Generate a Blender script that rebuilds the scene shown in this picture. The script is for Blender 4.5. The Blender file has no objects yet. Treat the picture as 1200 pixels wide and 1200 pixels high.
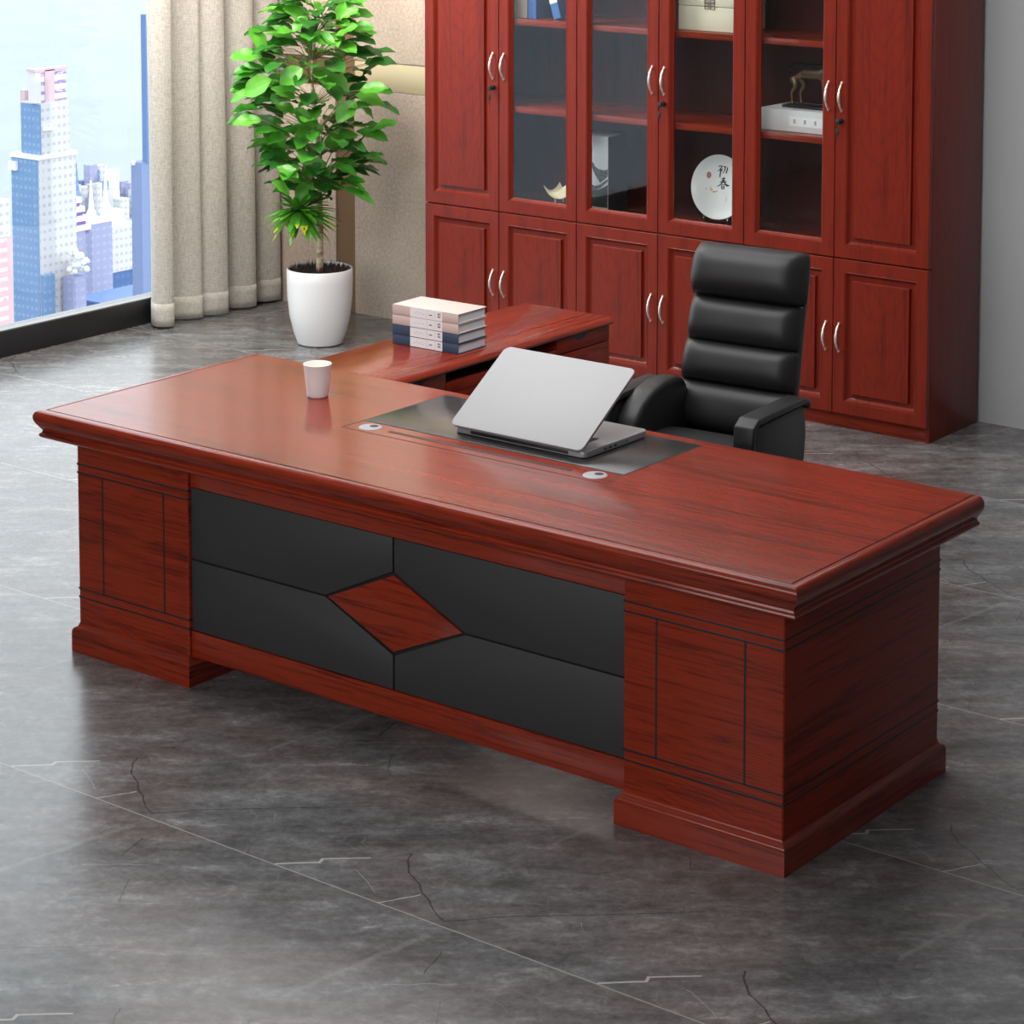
import bpy, bmesh, math, random
from mathutils import Vector, Matrix
R = math.radians
COL = bpy.context.scene.collection
SC = bpy.context.scene

# ------------------------------------------------------------------ materials
def new_mat(name):
    m = bpy.data.materials.new(name); m.use_nodes = True
    nt = m.node_tree; b = nt.nodes['Principled BSDF']
    return m, nt, b
def plain(name, col, rough=.5, metal=0, spec=.5, coat=0, trans=0, bump=0, bscale=200):
    m, nt, b = new_mat(name)
    b.inputs['Base Color'].default_value = (*col, 1)
    b.inputs['Roughness'].default_value = rough
    b.inputs['Metallic'].default_value = metal
    b.inputs['Specular IOR Level'].default_value = spec
    b.inputs['Coat Weight'].default_value = coat
    if trans: b.inputs['Transmission Weight'].default_value = trans
    if bump:
        tc = nt.nodes.new('ShaderNodeTexCoord'); n = nt.nodes.new('ShaderNodeTexNoise'); n.inputs['Scale'].default_value = bscale
        bp = nt.nodes.new('ShaderNodeBump'); bp.inputs['Strength'].default_value = bump; bp.inputs['Distance'].default_value = .001
        nt.links.new(tc.outputs['Object'], n.inputs['Vector']); nt.links.new(n.outputs[0], bp.inputs['Height']); nt.links.new(bp.outputs[0], b.inputs['Normal'])
    return m
class NG:
    def __init__(s, nt): s.nt = nt
    def n(s, t, **k):
        x = s.nt.nodes.new(t)
        for a, v in k.items(): setattr(x, a, v)
        return x
    def l(s, a, b): s.nt.links.new(a, b)
    def put(s, sock, v):
        if hasattr(v, 'is_linked') or hasattr(v, 'links'): s.l(v, sock)
        else: sock.default_value = v
    def m(s, op, a, b=0., c=None, clamp=False):
        x = s.n('ShaderNodeMath', operation=op, use_clamp=clamp); s.put(x.inputs[0], a); s.put(x.inputs[1], b)
        if c is not None: s.put(x.inputs[2], c)
        return x.outputs[0]
    def vm(s, op, a, b=None):
        x = s.n('ShaderNodeVectorMath', operation=op); s.put(x.inputs[0], a)
        if b is not None: s.put(x.inputs[1], b)
        return x.outputs['Value'] if op in ('DOT_PRODUCT', 'LENGTH', 'DISTANCE') else x.outputs[0]
    def noise(s, v, scale, detail=3, rough=.5, dist=0):
        x = s.n('ShaderNodeTexNoise'); x.inputs['Scale'].default_value = scale; x.inputs['Detail'].default_value = detail
        x.inputs['Roughness'].default_value = rough; x.inputs['Distortion'].default_value = dist; s.l(v, x.inputs['Vector']); return x.outputs[0]
    def map(s, v, scale=(1, 1, 1), rot=(0, 0, 0), loc=(0, 0, 0)):
        x = s.n('ShaderNodeMapping'); x.inputs['Scale'].default_value = scale; x.inputs['Rotation'].default_value = rot; x.inputs['Location'].default_value = loc
        s.l(v, x.inputs['Vector']); return x.outputs[0]
    def ramp(s, f, stops):
        x = s.n('ShaderNodeValToRGB'); e = x.color_ramp.elements
        while len(e) > 1: e.remove(e[-1])
        e[0].position = stops[0][0]; e[0].color = (*stops[0][1], 1)
        for p, c in stops[1:]:
            k = e.new(p); k.color = (*c, 1)
        s.l(f, x.inputs[0]); return x.outputs[0]
    def mix(s, f, a, b, mode='MIX'):
        x = s.n('ShaderNodeMix', data_type='RGBA', blend_type=mode); s.put(x.inputs['Factor'], f)
        for sk, v in ((x.inputs['A'], a), (x.inputs['B'], b)):
            if isinstance(v, tuple): sk.default_value = (*v, 1)
            else: s.l(v, sk)
        return x.outputs['Result']
    def sep(s, v):
        x = s.n('ShaderNodeSeparateXYZ'); s.l(v, x.inputs[0]); return x.outputs
    def comb(s, a, b, c=0.):
        x = s.n('ShaderNodeCombineXYZ')
        for i, v in enumerate((a, b, c)): s.put(x.inputs[i], v)
        return x.outputs[0]

def wood(name, axis, cathedral=False, rough=.24, main=(.235, .025, .0085), dark=(.055, .006, .003), coat=.32, seed=0., contrast=1., spec=.18):
    m, nt, b = new_mat(name); g = NG(nt)
    tc = g.n('ShaderNodeTexCoord'); v = tc.outputs['Object']
    lo, hi = 1.2, 26.
    sc = {'x': (lo, hi, hi), 'y': (hi, lo, hi), 'z': (hi, hi, lo)}[axis]
    v = g.vm('ADD', v, (seed, seed * .7, seed * 1.3))
    vm_ = g.map(v, sc)
    broad = g.noise(vm_, .6, 3, .55, .5)
    fine = g.noise(vm_, 2.6, 6, .68, 1.2)
    pore = g.noise(g.map(v, tuple(k * (9 if k > 5 else 5) for k in sc)), 1.3, 2, .6)
    c = g.ramp(g.m('ADD', g.m('MULTIPLY', broad, .42), g.m('MULTIPLY', fine, .58)),
               [(.35, dark), (.43, tuple(d * .4 + k * .6 for d, k in zip(dark, main))), (.50, main), (.70, tuple(k * 1.10 for k in main))])
    dash = g.noise(g.map(v, tuple(k * (4.5 if k > 5 else 2.6) for k in sc)), 1., 3, .6)
    c = g.mix(g.m('MULTIPLY', g.m('MULTIPLY', g.m('SUBTRACT', dash, .56), 9., clamp=True), .65 * contrast), c, dark)
    c = g.mix(g.m('MULTIPLY', g.m('GREATER_THAN', pore, .62), .35 * contrast), c, dark)
    if cathedral:
        o = g.sep(tc.outputs['Object'])
        w = g.noise(g.map(tc.outputs['Object'], (9, 9, 1.2)), 1.2, 3)
        if axis == 'z': a, l = o[0], o[2]
        else: a, l = o[2], o[0]
        q = g.m('ADD', g.m('MULTIPLY', g.m('MULTIPLY', a, a), 15. if axis == 'z' else 26), g.m('ADD', g.m('MULTIPLY', l, -.95 if axis == 'z' else .6), g.m('MULTIPLY', w, .4)))
        s_ = g.m('SINE', g.m('MULTIPLY', q, 62.))
        k = g.m('MULTIPLY', g.m('SMOOTH_MAX', g.m('SUBTRACT', s_, .35), 0., .1), .5 * contrast, clamp=True)
        c = g.mix(k, c, dark)
    g.l(c, b.inputs['Base Color'])
    b.inputs['Roughness'].default_value = rough
    b.inputs['Coat Weight'].default_value = coat; b.inputs['Coat Roughness'].default_value = .10; b.inputs['Specular IOR Level'].default_value = spec
    return m

WX = wood('mahogany_along_length', 'x', rough=.24)
WXC = wood('mahogany_cathedral_length', 'x', cathedral=True, rough=.32, seed=2., coat=.06, main=(.245, .0255, .0085))
WY = wood('mahogany_along_depth', 'y', rough=.24, seed=1.)
WYS = wood('mahogany_side_panel', 'y', rough=.34, seed=4.2, coat=.06, main=(.25, .025, .009), dark=(.085, .009, .004))
WZ = wood('mahogany_upright', 'z', rough=.3, seed=.4, contrast=.6, spec=.3, main=(.175, .0155, .0062), dark=(.085, .008, .004), coat=.08)
WZC = wood('mahogany_upright_cathedral', 'z', cathedral=True, rough=.3, seed=.9, contrast=.7, spec=.3, main=(.172, .015, .0062), dark=(.078, .0075, .004), coat=.08)
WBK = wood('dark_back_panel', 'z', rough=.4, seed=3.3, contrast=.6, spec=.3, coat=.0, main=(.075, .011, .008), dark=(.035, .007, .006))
INK = plain('black_inlay', (.006, .006, .006), .5)
GROOVE = plain('dark_groove', (.03, .005, .004), .5)
BLACKP = plain('black_laminate', (.026, .026, .026), .6, bump=.25, bscale=900)
MAT = plain('writing_mat_black', (.03, .029, .028), .2, spec=.6, bump=.1, bscale=1200)
LEATH = plain('black_leather', (.017, .017, .017), .46, spec=.45, bump=.25, bscale=420)
LEATH2 = plain('black_leather_shell', (.014, .015, .016), .45, spec=.5, bump=.2, bscale=420)
CHROME = plain('brushed_chrome', (.82, .76, .72), .38, .8)
ALU = plain('silver_aluminium', (.50, .51, .52), .45, .5)
ALUD = plain('dark_grey_aluminium', (.42, .42, .43), .38, .6)  # slightly darker aluminium for the laptop base and hinge
WHITE = plain('white_ceramic', (.80, .80, .80), .22, coat=.3)
POT = plain('white_glazed_pot', (.82, .82, .82), .3, coat=.2)
MILK = plain('milky_drink', (.85, .74, .42), .3)
KEYB = plain('black_plastic', (.012, .012, .013), .4)
PAPER = plain('page_paper', (.75, .77, .79), .8, bump=.4, bscale=600)
PINK = plain('pale_pink_cover', (.62, .49, .44), .6)
NAVY = plain('navy_cover', (.035, .065, .115), .5)
LABEL = plain('white_label', (.85, .85, .86), .5)
INKG = plain('grey_print', (.12, .12, .13), .6)
REDP = plain('red_print', (.45, .03, .03), .6)
BLUEC = plain('blue_cover', (.07, .19, .48), .5)
BLUED = plain('slate_blue_cover', (.05, .08, .17), .5)
BEIGE = plain('beige_cover', (.62, .50, .42), .6)
CREAM = plain('cream_leatherette', (.74, .68, .52), .5, bump=.2, bscale=500)
TAUPE = plain('taupe_metal_emblem', (.22, .17, .13), .4, .3)
BOXW = plain('white_lacquer_box', (.72, .70, .69), .35)
BRONZE = plain('bronze', (.28, .19, .11), .3, .85)
BRONZD = plain('dark_bronze', (.02, .018, .016), .35, .4)
DARKW = plain('dark_wood_stand', (.03, .016, .012), .4)
ORANGE = plain('orange_glaze', (.72, .42, .22), .5)
FRAMEK = plain('black_window_frame', (.013, .013, .014), .35)
FRAMET = plain('grey_frame_cap', (.16, .16, .165), .3)
GWALL = plain('grey_painted_wall', (.46, .47, .48), .75, bump=.05)
CEIL = plain('white_ceiling', (.82, .82, .82), .9)
GREYM = plain('steel_dark', (.08, .08, .085), .35, .8)

def glass_mat():
    m = bpy.data.materials.new('clear_glass'); m.use_nodes = True; nt = m.node_tree; nt.nodes.clear(); g = NG(nt)
    out = g.n('ShaderNodeOutputMaterial'); tr = g.n('ShaderNodeBsdfTransparent'); gl = g.n('ShaderNodeBsdfGlossy'); gl.inputs['Roughness'].default_value = .02
    tr.inputs[0].default_value = (.93, .95, .95, 1)
    fr = g.n('ShaderNodeFresnel'); ge = g.n('ShaderNodeNewGeometry'); g.l(g.m('ADD', 1.5, g.m('MULTIPLY', ge.outputs['Backfacing'], 1 / 1.5 - 1.5)), fr.inputs[0]); mx = g.n('ShaderNodeMixShader')
    g.l(fr.outputs[0], mx.inputs[0]); g.l(tr.outputs[0], mx.inputs[1]); g.l(gl.outputs[0], mx.inputs[2]); g.l(mx.outputs[0], out.inputs[0])
    return m
GLASS = glass_mat()

def floor_mat():
    m, nt, b = new_mat('grey_marble_tile'); g = NG(nt)
    tc = g.n('ShaderNodeTexCoord'); o = g.sep(tc.outputs['Object'])
    fu = g.m('FRACT', g.m('DIVIDE', g.m('SUBTRACT', o[0], .244 - 984), .984))
    fv = g.m('FRACT', g.m('DIVIDE', g.m('ADD', o[1], .664 + 980), .98))
    row = g.m('FLOOR', g.m('DIVIDE', g.m('ADD', o[1], .664 + 980), .98))
    P = g.comb(fu, fv, 0.)
    Pw = g.comb(fu, fv, g.m('MULTIPLY', row, .0))
    # long soft clouds that run diagonally over the tile
    rot = (0, 0, R(-37.7))
    St = g.map(Pw, (1.0, 1.0, 1)); St = g.map(St, (1, 1, 1), rot)
    St = g.map(St, (1.6, 5.5, 1))
    Sw = g.map(g.map(g.vm('ADD', tc.outputs['Object'], g.comb(g.m('MULTIPLY', row, 1.7), 0., 0.)), (1, 1, 1), rot), (1.3, 4.2, 1)); cloud = g.noise(Sw, 1.7, 12, .72, .15)
    world = g.noise(tc.outputs['Object'], .8, 2, .5)
    fine = g.noise(tc.outputs['Object'], 42., 6, .75)
    wv = g.n('ShaderNodeTexNoise'); wv.inputs['Scale'].default_value = 7.; wv.inputs['Detail'].default_value = 5; g.l(Pw, wv.inputs['Vector'])
    warp = g.vm('SUBTRACT', wv.outputs['Color'], (.5, .5, .5))
    warp = g.vm('MULTIPLY', warp, (.05, .05, 0))
    Q = g.vm('ADD', P, warp)
    def seg(a, c, w0, Pq=None):
        """soft mask around the segment a-c, half width w0"""
        ax, ay = a; dx, dy = c[0] - ax, c[1] - ay; L2 = dx * dx + dy * dy
        pa = g.vm('SUBTRACT', Pq or Q, (ax, ay, 0))
        t = g.m('DIVIDE', g.vm('DOT_PRODUCT', pa, (dx, dy, 0)), L2, clamp=True)
        pr = g.comb(g.m('MULTIPLY', t, dx), g.m('MULTIPLY', t, dy), 0.)
        d = g.vm('DISTANCE', pa, pr)
        x = g.n('ShaderNodeMapRange'); x.interpolation_type = 'SMOOTHSTEP'; g.l(d, x.inputs[0]); x.inputs[1].default_value = w0; x.inputs[2].default_value = w0 * .3
        x.inputs[3].default_value = 0; x.inputs[4].default_value = 1
        return x.outputs[0]
    def union(lst):
        r = lst[0]
        for q in lst[1:]: r = g.m('MAXIMUM', r, q)
        return r
    small = g.vm('ADD', P, g.vm('MULTIPLY', warp, (.25, .25, 0)))
    light = union([seg((.0, .004), (.083, .08), .0055, small), seg((.083, .08), (.076, .098), .006, small), seg((.076, .098), (.165, .175), .0045, small),
                   seg((.34, 0), (.40, .1), .003)])
    faint = union([seg((.62, .70), (.76, .80), .0022), seg((.2, .55), (.33, .64), .0022), seg((.08, .80), (.28, .97), .0018), seg((.70, .05), (.86, .20), .0014), seg((.84, .60), (.99, .71), .002), seg((.02, .24), (.16, .40), .002), seg((.30, .84), (.42, .90), .0025), seg((.56, .46), (.72, .60), .0018), seg((.90, .10), (.80, .22), .0015), seg((.18, .10), (.30, .04), .0015), seg((.36, .30), (.47, .40), .0016), seg((.72, .34), (.62, .50), .0016)])
    soft = union([seg((.487, .52), (.515, .72), .011), seg((.515, .72), (.545, .93), .016)])
    crack = union([seg((.234, .262), (.30, .175), .0042), seg((.30, .175), (.532, .026), .003), seg((.536, .022), (.647, .144), .0034, small),
                   seg((.647, .144), (.804, .278), .0028, small), seg((.804, .278), (1.0, .45), .002, small), seg((.62, .9), (.67, .80), .002), seg((.85, .62), (.78, .72), .0016)])
    # thin random veins
    def vein(scale, w, seed, mp):
        n = g.noise(g.vm('ADD', g.map(Q, mp), (seed, seed, 0)), scale, 3, .55)
        d = g.m('ABSOLUTE', g.m('SUBTRACT', n, .5))
        x = g.n('ShaderNodeMapRange'); g.l(d, x.inputs[0]); x.inputs[1].default_value = w; x.inputs[2].default_value = 0.; x.inputs[3].default_value = 0; x.inputs[4].default_value = 1
        return x.outputs[0]
    gate = g.noise(g.vm('ADD', P, (4.2, 1.1, 0)), 3.5, 2)
    gate = g.m('MULTIPLY', g.m('SUBTRACT', gate, .47), 7., clamp=True)
    v1 = g.m('MULTIPLY', vein(2.0, .006, 3.1, (1, 2.2, 1)), gate)
    v2 = g.m('MULTIPLY', vein(1.6, .004, 7.7, (1.9, 1, 1)), g.m('SUBTRACT', 1., gate, clamp=True))
    mott = g.noise(g.map(Sw, (3.4, 1.3, 1)), 2.2, 9, .70, .5)
    base = g.ramp(g.m('ADD', g.m('ADD', g.m('MULTIPLY', cloud, .50), g.m('MULTIPLY', mott, .28)), g.m('MULTIPLY', fine, .22)), [(.40, (.062, .062, .063)), (.47, (.105, .103, .102)), (.53, (.15, .15, .151)), (.61, (.27, .27, .272))])
    warm = g.ramp(g.noise(Sw, .9, 2), [(.42, (.98, .995, 1.0)), (.6, (1.06, .995, .975))])
    c = g.mix(1., base, warm, 'MULTIPLY')
    c = g.mix(g.m('MULTIPLY', v2, .35), c, (.035, .033, .033))
    c = g.mix(g.m('MULTIPLY', v1, .22), c, (.33, .33, .33))
    c = g.mix(g.m('MULTIPLY', soft, .2), c, (.34, .335, .33))
    c = g.mix(g.m('MULTIPLY', crack, .75), c, (.022, .020, .02))
    c = g.mix(g.m('MULTIPLY', light, .75), c, (.50, .49, .48))
    c = g.mix(g.m('MULTIPLY', g.m('MULTIPLY', faint, gate), .55), c, (.40, .39, .38))
    # tile joints that run along the room
    j = g.m('MINIMUM', fv, g.m('SUBTRACT', 1., fv)); j = g.m('LESS_THAN', j, .0021)
    c = g.mix(g.m('MULTIPLY', j, .62), c, (.42, .42, .41))
    ju = g.m('FRACT', g.m('ADD', fu, .5)); ju = g.m('LESS_THAN', g.m('MINIMUM', ju, g.m('SUBTRACT', 1., ju)), .0012)
    g.l(c, b.inputs['Base Color'])
    rr = g.m('ADD', .17, g.m('MULTIPLY', cloud, .16)); g.l(rr, b.inputs['Roughness'])
    b.inputs['IOR'].default_value = 1.55; b.inputs['Specular IOR Level'].default_value = .62
    bp = g.n('ShaderNodeBump'); bp.inputs['Strength'].default_value = .10; bp.inputs['Distance'].default_value = .001
    g.l(fine, bp.inputs['Height']); g.l(bp.outputs[0], b.inputs['Normal'])
    return m
FLOOR = floor_mat()

def panel_mat():
    m, nt, b = new_mat('beige_textured_wallcovering'); g = NG(nt)
    tc = g.n('ShaderNodeTexCoord'); v = tc.outputs['Object']
    n = g.noise(v, 60, 6, .75); n2 = g.noise(v, 3., 3, .5)
    c = g.ramp(g.m('ADD', g.m('MULTIPLY', n, .7), g.m('MULTIPLY', n2, .3)), [(.36, (.40, .31, .25)), (.5, (.53, .43, .35)), (.66, (.66, .55, .46))])
    g.l(c, b.inputs['Base Color']); b.inputs['Roughness'].default_value = .75
    bp = g.n('ShaderNodeBump'); bp.inputs['Strength'].default_value = .25; bp.inputs['Distance'].default_value = .001; g.l(n, bp.inputs['Height']); g.l(bp.outputs[0], b.inputs['Normal'])
    return m
PANEL = panel_mat()
GOLD = plain('champagne_metal', (.74, .63, .41), .45, .4)
GOLDD = plain('bronze_tinted_metal', (.30, .19, .11), .42, .6)

def linen_mat():
    m, nt, b = new_mat('natural_linen'); g = NG(nt)
    tc = g.n('ShaderNodeTexCoord'); v = tc.outputs['Object']
    h = g.noise(g.map(v, (40, 40, 620)), 1., 3, .6); w = g.noise(g.map(v, (520, 520, 28)), 1., 3, .6)
    c = g.ramp(g.m('ADD', g.m('MULTIPLY', h, .5), g.m('MULTIPLY', w, .5)), [(.36, (.28, .25, .215)), (.5, (.46, .425, .375)), (.62, (.58, .55, .49))])
    g.l(c, b.inputs['Base Color']); b.inputs['Roughness'].default_value = .9
    b.inputs['Sheen Weight'].default_value = .2
    bp = g.n('ShaderNodeBump'); bp.inputs['Strength'].default_value = .3; bp.inputs['Distance'].default_value = .001; g.l(h, bp.inputs['Height']); g.l(bp.outputs[0], b.inputs['Normal'])
    return m
LINEN = linen_mat()

def leaf_mat(name, c0, c1):
    m, nt, b = new_mat(name); g = NG(nt)
    tc = g.n('ShaderNodeTexCoord'); n = g.noise(tc.outputs['Object'], 9, 4, .6)
    g.l(g.ramp(n, [(.35, c0), (.65, c1)]), b.inputs['Base Color'])
    b.inputs['Roughness'].default_value = .38; b.inputs['Subsurface Weight'].default_value = 0
    out = nt.nodes['Material Output']; tl = g.n('ShaderNodeBsdfTranslucent'); tl.inputs[0].default_value = (c1[0] * 1.5, c1[1] * 1.3, c1[2], 1)
    mx = g.n('ShaderNodeMixShader'); mx.inputs[0].default_value = .22
    g.l(b.outputs[0], mx.inputs[1]); g.l(tl.outputs[0], mx.inputs[2]); g.l(mx.outputs[0], out.inputs[0])
    return m
LEAF = leaf_mat('lit_green_leaf', (.055, .27, .02), (.14, .46, .045))  # lighter green puts the light into leaves that catch it
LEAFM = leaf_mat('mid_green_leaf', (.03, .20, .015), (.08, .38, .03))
LEAFD = leaf_mat('shaded_green_leaf', (.012, .085, .012), (.035, .20, .02))  # darker copy of the leaf green, shade put into the colour
YTIP = leaf_mat('yellowing_leaf_tip', (.45, .45, .02), (.60, .62, .04))
STRAP = leaf_mat('strap_leaf_green', (.05, .25, .02), (.17, .50, .05))
def bark_mat():
    m, nt, b = new_mat('pale_bark'); g = NG(nt)
    tc = g.n('ShaderNodeTexCoord'); n = g.noise(g.map(tc.outputs['Object'], (12, 12, 40)), 1., 4, .6)
    g.l(g.ramp(n, [(.38, (.30, .20, .11)), (.52, (.60, .50, .34)), (.7, (.74, .66, .5))]), b.inputs['Base Color']); b.inputs['Roughness'].default_value = .7
    return m
BARK = bark_mat()
BARK2 = plain('young_twig', (.22, .20, .08), .6)
def soil_mat():
    m, nt, b = new_mat('dark_bark_mulch'); g = NG(nt)
    tc = g.n('ShaderNodeTexCoord'); n = g.noise(tc.outputs['Object'], 55, 3, .6)
    g.l(g.ramp(n, [(.4, (.012, .008, .006)), (.6, (.06, .03, .02)), (.75, (.14, .07, .045))]), b.inputs['Base Color']); b.inputs['Roughness'].default_value = .8
    return m
SOIL = soil_mat()

# ------------------------------------------------------------------ geometry helpers
def finish(name, bm, mats, parent=None, smooth=35, loc=None):
    me = bpy.data.meshes.new(name)
    bmesh.ops.recalc_face_normals(bm, faces=bm.faces)
    bm.to_mesh(me); bm.free()
    if not isinstance(mats, (list, tuple)): mats = [mats]
    for m in mats: me.materials.append(m)
    if smooth:
        me.shade_smooth(); me.set_sharp_from_angle(angle=R(smooth))
    o = bpy.data.objects.new(name, me); COL.objects.link(o)
    if parent: o.parent = parent
    if loc: o.location = loc
    return o
def empty(name, loc, label, cat, rz=0, group=None):
    o = bpy.data.objects.new(name, None); COL.objects.link(o); o.location = loc; o.rotation_euler = (0, 0, rz)
    o.empty_display_size = .1
    o['label'] = label; o['category'] = cat
    if group: o['group'] = group
    return o
def tag(o, label, cat, group=None, kind=None):
    o['label'] = label; o['category'] = cat
    if group: o['group'] = group
    if kind: o['kind'] = kind
    return o
def struct(o, label=None, cat=None):
    o['kind'] = 'structure'
    if label: o['label'] = label
    if cat: o['category'] = cat
    return o
def merge(bm, tmp, mi=0, mat=None):
    if mat is not None: bmesh.ops.transform(tmp, matrix=mat, verts=tmp.verts)
    for f in tmp.faces: f.material_index = mi
    me = bpy.data.meshes.new('t'); tmp.to_mesh(me); tmp.free(); bm.from_mesh(me); bpy.data.meshes.remove(me)
def box(bm, a, c, bev=0., mi=0, seg=2, mat=None):
    t = bmesh.new(); bmesh.ops.create_cube(t, size=1)
    s = [max(abs(c[i] - a[i]), 1e-5) for i in range(3)]; ce = [(a[i] + c[i]) / 2 for i in range(3)]
    for v in t.verts: v.co = Vector((v.co[0] * s[0] + ce[0], v.co[1] * s[1] + ce[1], v.co[2] * s[2] + ce[2]))
    if bev: bmesh.ops.bevel(t, geom=t.edges[:], offset=min(bev, min(s) * .49), segments=seg, affect='EDGES', profile=.5)
    merge(bm, t, mi, mat)
def B(): return bmesh.new()
def boxo(name, a, c, m, parent=None, bev=0., seg=2):
    b = B(); box(b, a, c, bev, 0, seg); return finish(name, b, m, parent)
def tube(bm, pts, r, n=8, mi=0, cap=True):
    """tube along points; r number or list"""
    pts = [Vector(p) for p in pts]; rings = []
    up = Vector((0, 0, 1))
    for i, p in enumerate(pts):
        d = (pts[min(i + 1, len(pts) - 1)] - pts[max(i - 1, 0)]).normalized()
        a = d.cross(up) if abs(d.dot(up)) < .95 else d.cross(Vector((1, 0, 0)))
        a.normalize(); c = d.cross(a)
        rr = r[i] if isinstance(r, (list, tuple)) else r
        rings.append([bm.verts.new(p + a * math.cos(2 * math.pi * k / n) * rr + c * math.sin(2 * math.pi * k / n) * rr) for k in range(n)])
    for i in range(len(rings) - 1):
        for k in range(n):
            f = bm.faces.new((rings[i][k], rings[i][(k + 1) % n], rings[i + 1][(k + 1) % n], rings[i + 1][k])); f.material_index = mi
    if cap:
        for rg in (rings[0], rings[-1]):
            f = bm.faces.new(rg); f.material_index = mi
def lathe(bm, prof, n=48, mi=0, c=(0, 0, 0)):
    rings = []
    for r, z in prof:
        if r < 1e-6: rings.append([bm.verts.new((c[0], c[1], c[2] + z))])
        else: rings.append([bm.verts.new((c[0] + r * math.cos(2 * math.pi * k / n), c[1] + r * math.sin(2 * math.pi * k / n), c[2] + z)) for k in range(n)])
    for i in range(len(rings) - 1):
        A_, B_ = rings[i], rings[i + 1]
        for k in range(n):
            k2 = (k + 1) % n
            if len(A_) == 1 and len(B_) == 1: continue
            if len(A_) == 1: vs = (A_[0], B_[k], B_[k2])
            elif len(B_) == 1: vs = (A_[k], A_[k2], B_[0])
            else: vs = (A_[k], A_[k2], B_[k2], B_[k])
            f = bm.faces.new(vs); f.material_index = mi
def prism(bm, poly, o, u, v, w, depth, mi=0, bev=0.):
    """polygon in the plane o + a*u + b*v, extruded by depth along w"""
    o, u, v, w = map(Vector, (o, u, v, w)); t = bmesh.new()
    v0 = [t.verts.new(o + u * a + v * b) for a, b in poly]; v1 = [t.verts.new(q.co + w * depth) for q in v0]
    n = len(poly); t.faces.new(v0); t.faces.new(v1[::-1])
    for i in range(n): t.faces.new((v0[i], v0[(i + 1) % n], v1[(i + 1) % n], v1[i]))
    bmesh.ops.recalc_face_normals(t, faces=t.faces)
    if bev: bmesh.ops.bevel(t, geom=t.edges[:], offset=bev, segments=2, affect='EDGES', profile=.5)
    merge(bm, t, mi)
def sweep_u(bm, prof, xr, yb, mi_front, mi_side, x0=None):
    """mitred moulding round three sides: left side, front (y=0), right side; profile = (outward offset, z)"""
    x0 = -xr if x0 is None else x0
    cols = []
    for a, z in prof:
        cols.append([bm.verts.new(p) for p in ((x0 - a, yb, z), (x0 - a, -a, z), (xr + a, -a, z), (xr + a, yb, z))])
    for i in range(len(prof) - 1):
        for k in range(3):
            f = bm.faces.new((cols[i][k], cols[i][k + 1], cols[i + 1][k + 1], cols[i + 1][k])); f.material_index = mi_front if k == 1 else mi_side
    for k in (0, 3):
        pass
    return cols
def copy_tree(o, parent=None):
    c = o.copy(); COL.objects.link(c); c.parent = parent
    for ch in o.children: copy_tree(ch, c)
    return c

# ------------------------------------------------------------------ executive desk
H = .76; IX = 1.321; DB = .9274
desk = empty('executive_desk', (0, 0, 0), 'large mahogany executive desk with carved edge and black front panels, nearest the viewer', 'desk')
prof = [(.0, H), (.0012, .7562), (.0042, .7562), (.0055, H), (.014, .7605), (.022, .7585), (.029, .7535), (.033, .746), (.034, .738), (.032, .728), (.027, .718),
        (.020, .708), (.0145, .701), (.0128, .696), (.0145, .691), (.020, .687), (.0215, .683), (.019, .678), (.013, .674), (.004, .672), (-.03, .672)]
b = B(); cols = sweep_u(b, prof, IX, DB, 0, 1)
b.faces.new((cols[0][0], cols[0][1], cols[0][2], cols[0][3]))
b.faces.new((cols[-1][0], cols[-1][1], cols[-1][2], cols[-1][3]))
for k in (0, 3):
    b.faces.new([c_[k] for c_ in cols])
b.faces.new([cols[0][0], cols[0][3], cols[-1][3], cols[-1][0]])
top = finish('desktop', b, [WX, WY], desk, 30)
# thin dark line round the inlaid field
b = B()
for a, c in (((-IX - .0042, -.0042, .7563), (IX + .0042, -.0012, .7582)), ((-IX - .0042, -.0042, .7563), (-IX - .0012, DB, .7582)), ((IX + .0012, -.0042, .7563), (IX + .0042, DB, .7582))): box(b, a, c)
finish('edge_groove', b, GROOVE, top)
# access panel with mat
MX0, MX1, MF, MM, MB_ = -.480, .476, .4017, .4997, .8868
b = B(); lw = .0022
for a, c in (((MX0 - lw, MF - lw, H), (MX1 + lw, MF + lw, H + .0005)), ((MX0 - lw, MF, H), (MX0 + lw, MB_, H + .0005)), ((MX1 - lw, MF, H), (MX1 + lw, MB_, H + .0005)), ((MX0, MM - lw, H), (MX1, MM + lw, H + .0006)), ((MX0 - lw, MB_ - lw, H), (MX1 + lw, MB_ + lw, H + .0005))): box(b, a, c)
finish('panel_outline', b, INK, top)
o = boxo('writing_mat', (MX0 + .003, MM + .002, H - .002), (MX1 - .003, MB_ - .002, H + .0012), MAT, desk, .0008); o['label'] = 'black writing mat let into the desktop'
b = B(); box(b, (-.337, .440, H - .01), (.333, .456, H + .0007), .0003)
o = finish('pen_slot', b, GROOVE, desk); o['label'] = 'long dark slot in the desktop'
for gx, rz in ((-.412, 0), (.412, 0)):
    b = B(); lathe(b, [(0, .0022), (.030, .0022), (.0335, .0016), (.035, 0)], 40, 0, (0, 0, 0))
    g_ = finish('cable_grommet', b, plain('satin_grey_plastic', (.34, .35, .37), .5), desk, 40, (gx, .4515, H)); g_['label'] = 'round silver cable grommet'
    b = B(); lathe(b, [(0, .0030), (.0125, .0030), (.0135, .0022)], 24, 0, (0, 0, 0))
    h_ = finish('cable_hole', b, INK, g_, 40, (.006, .010, 0))
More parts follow.
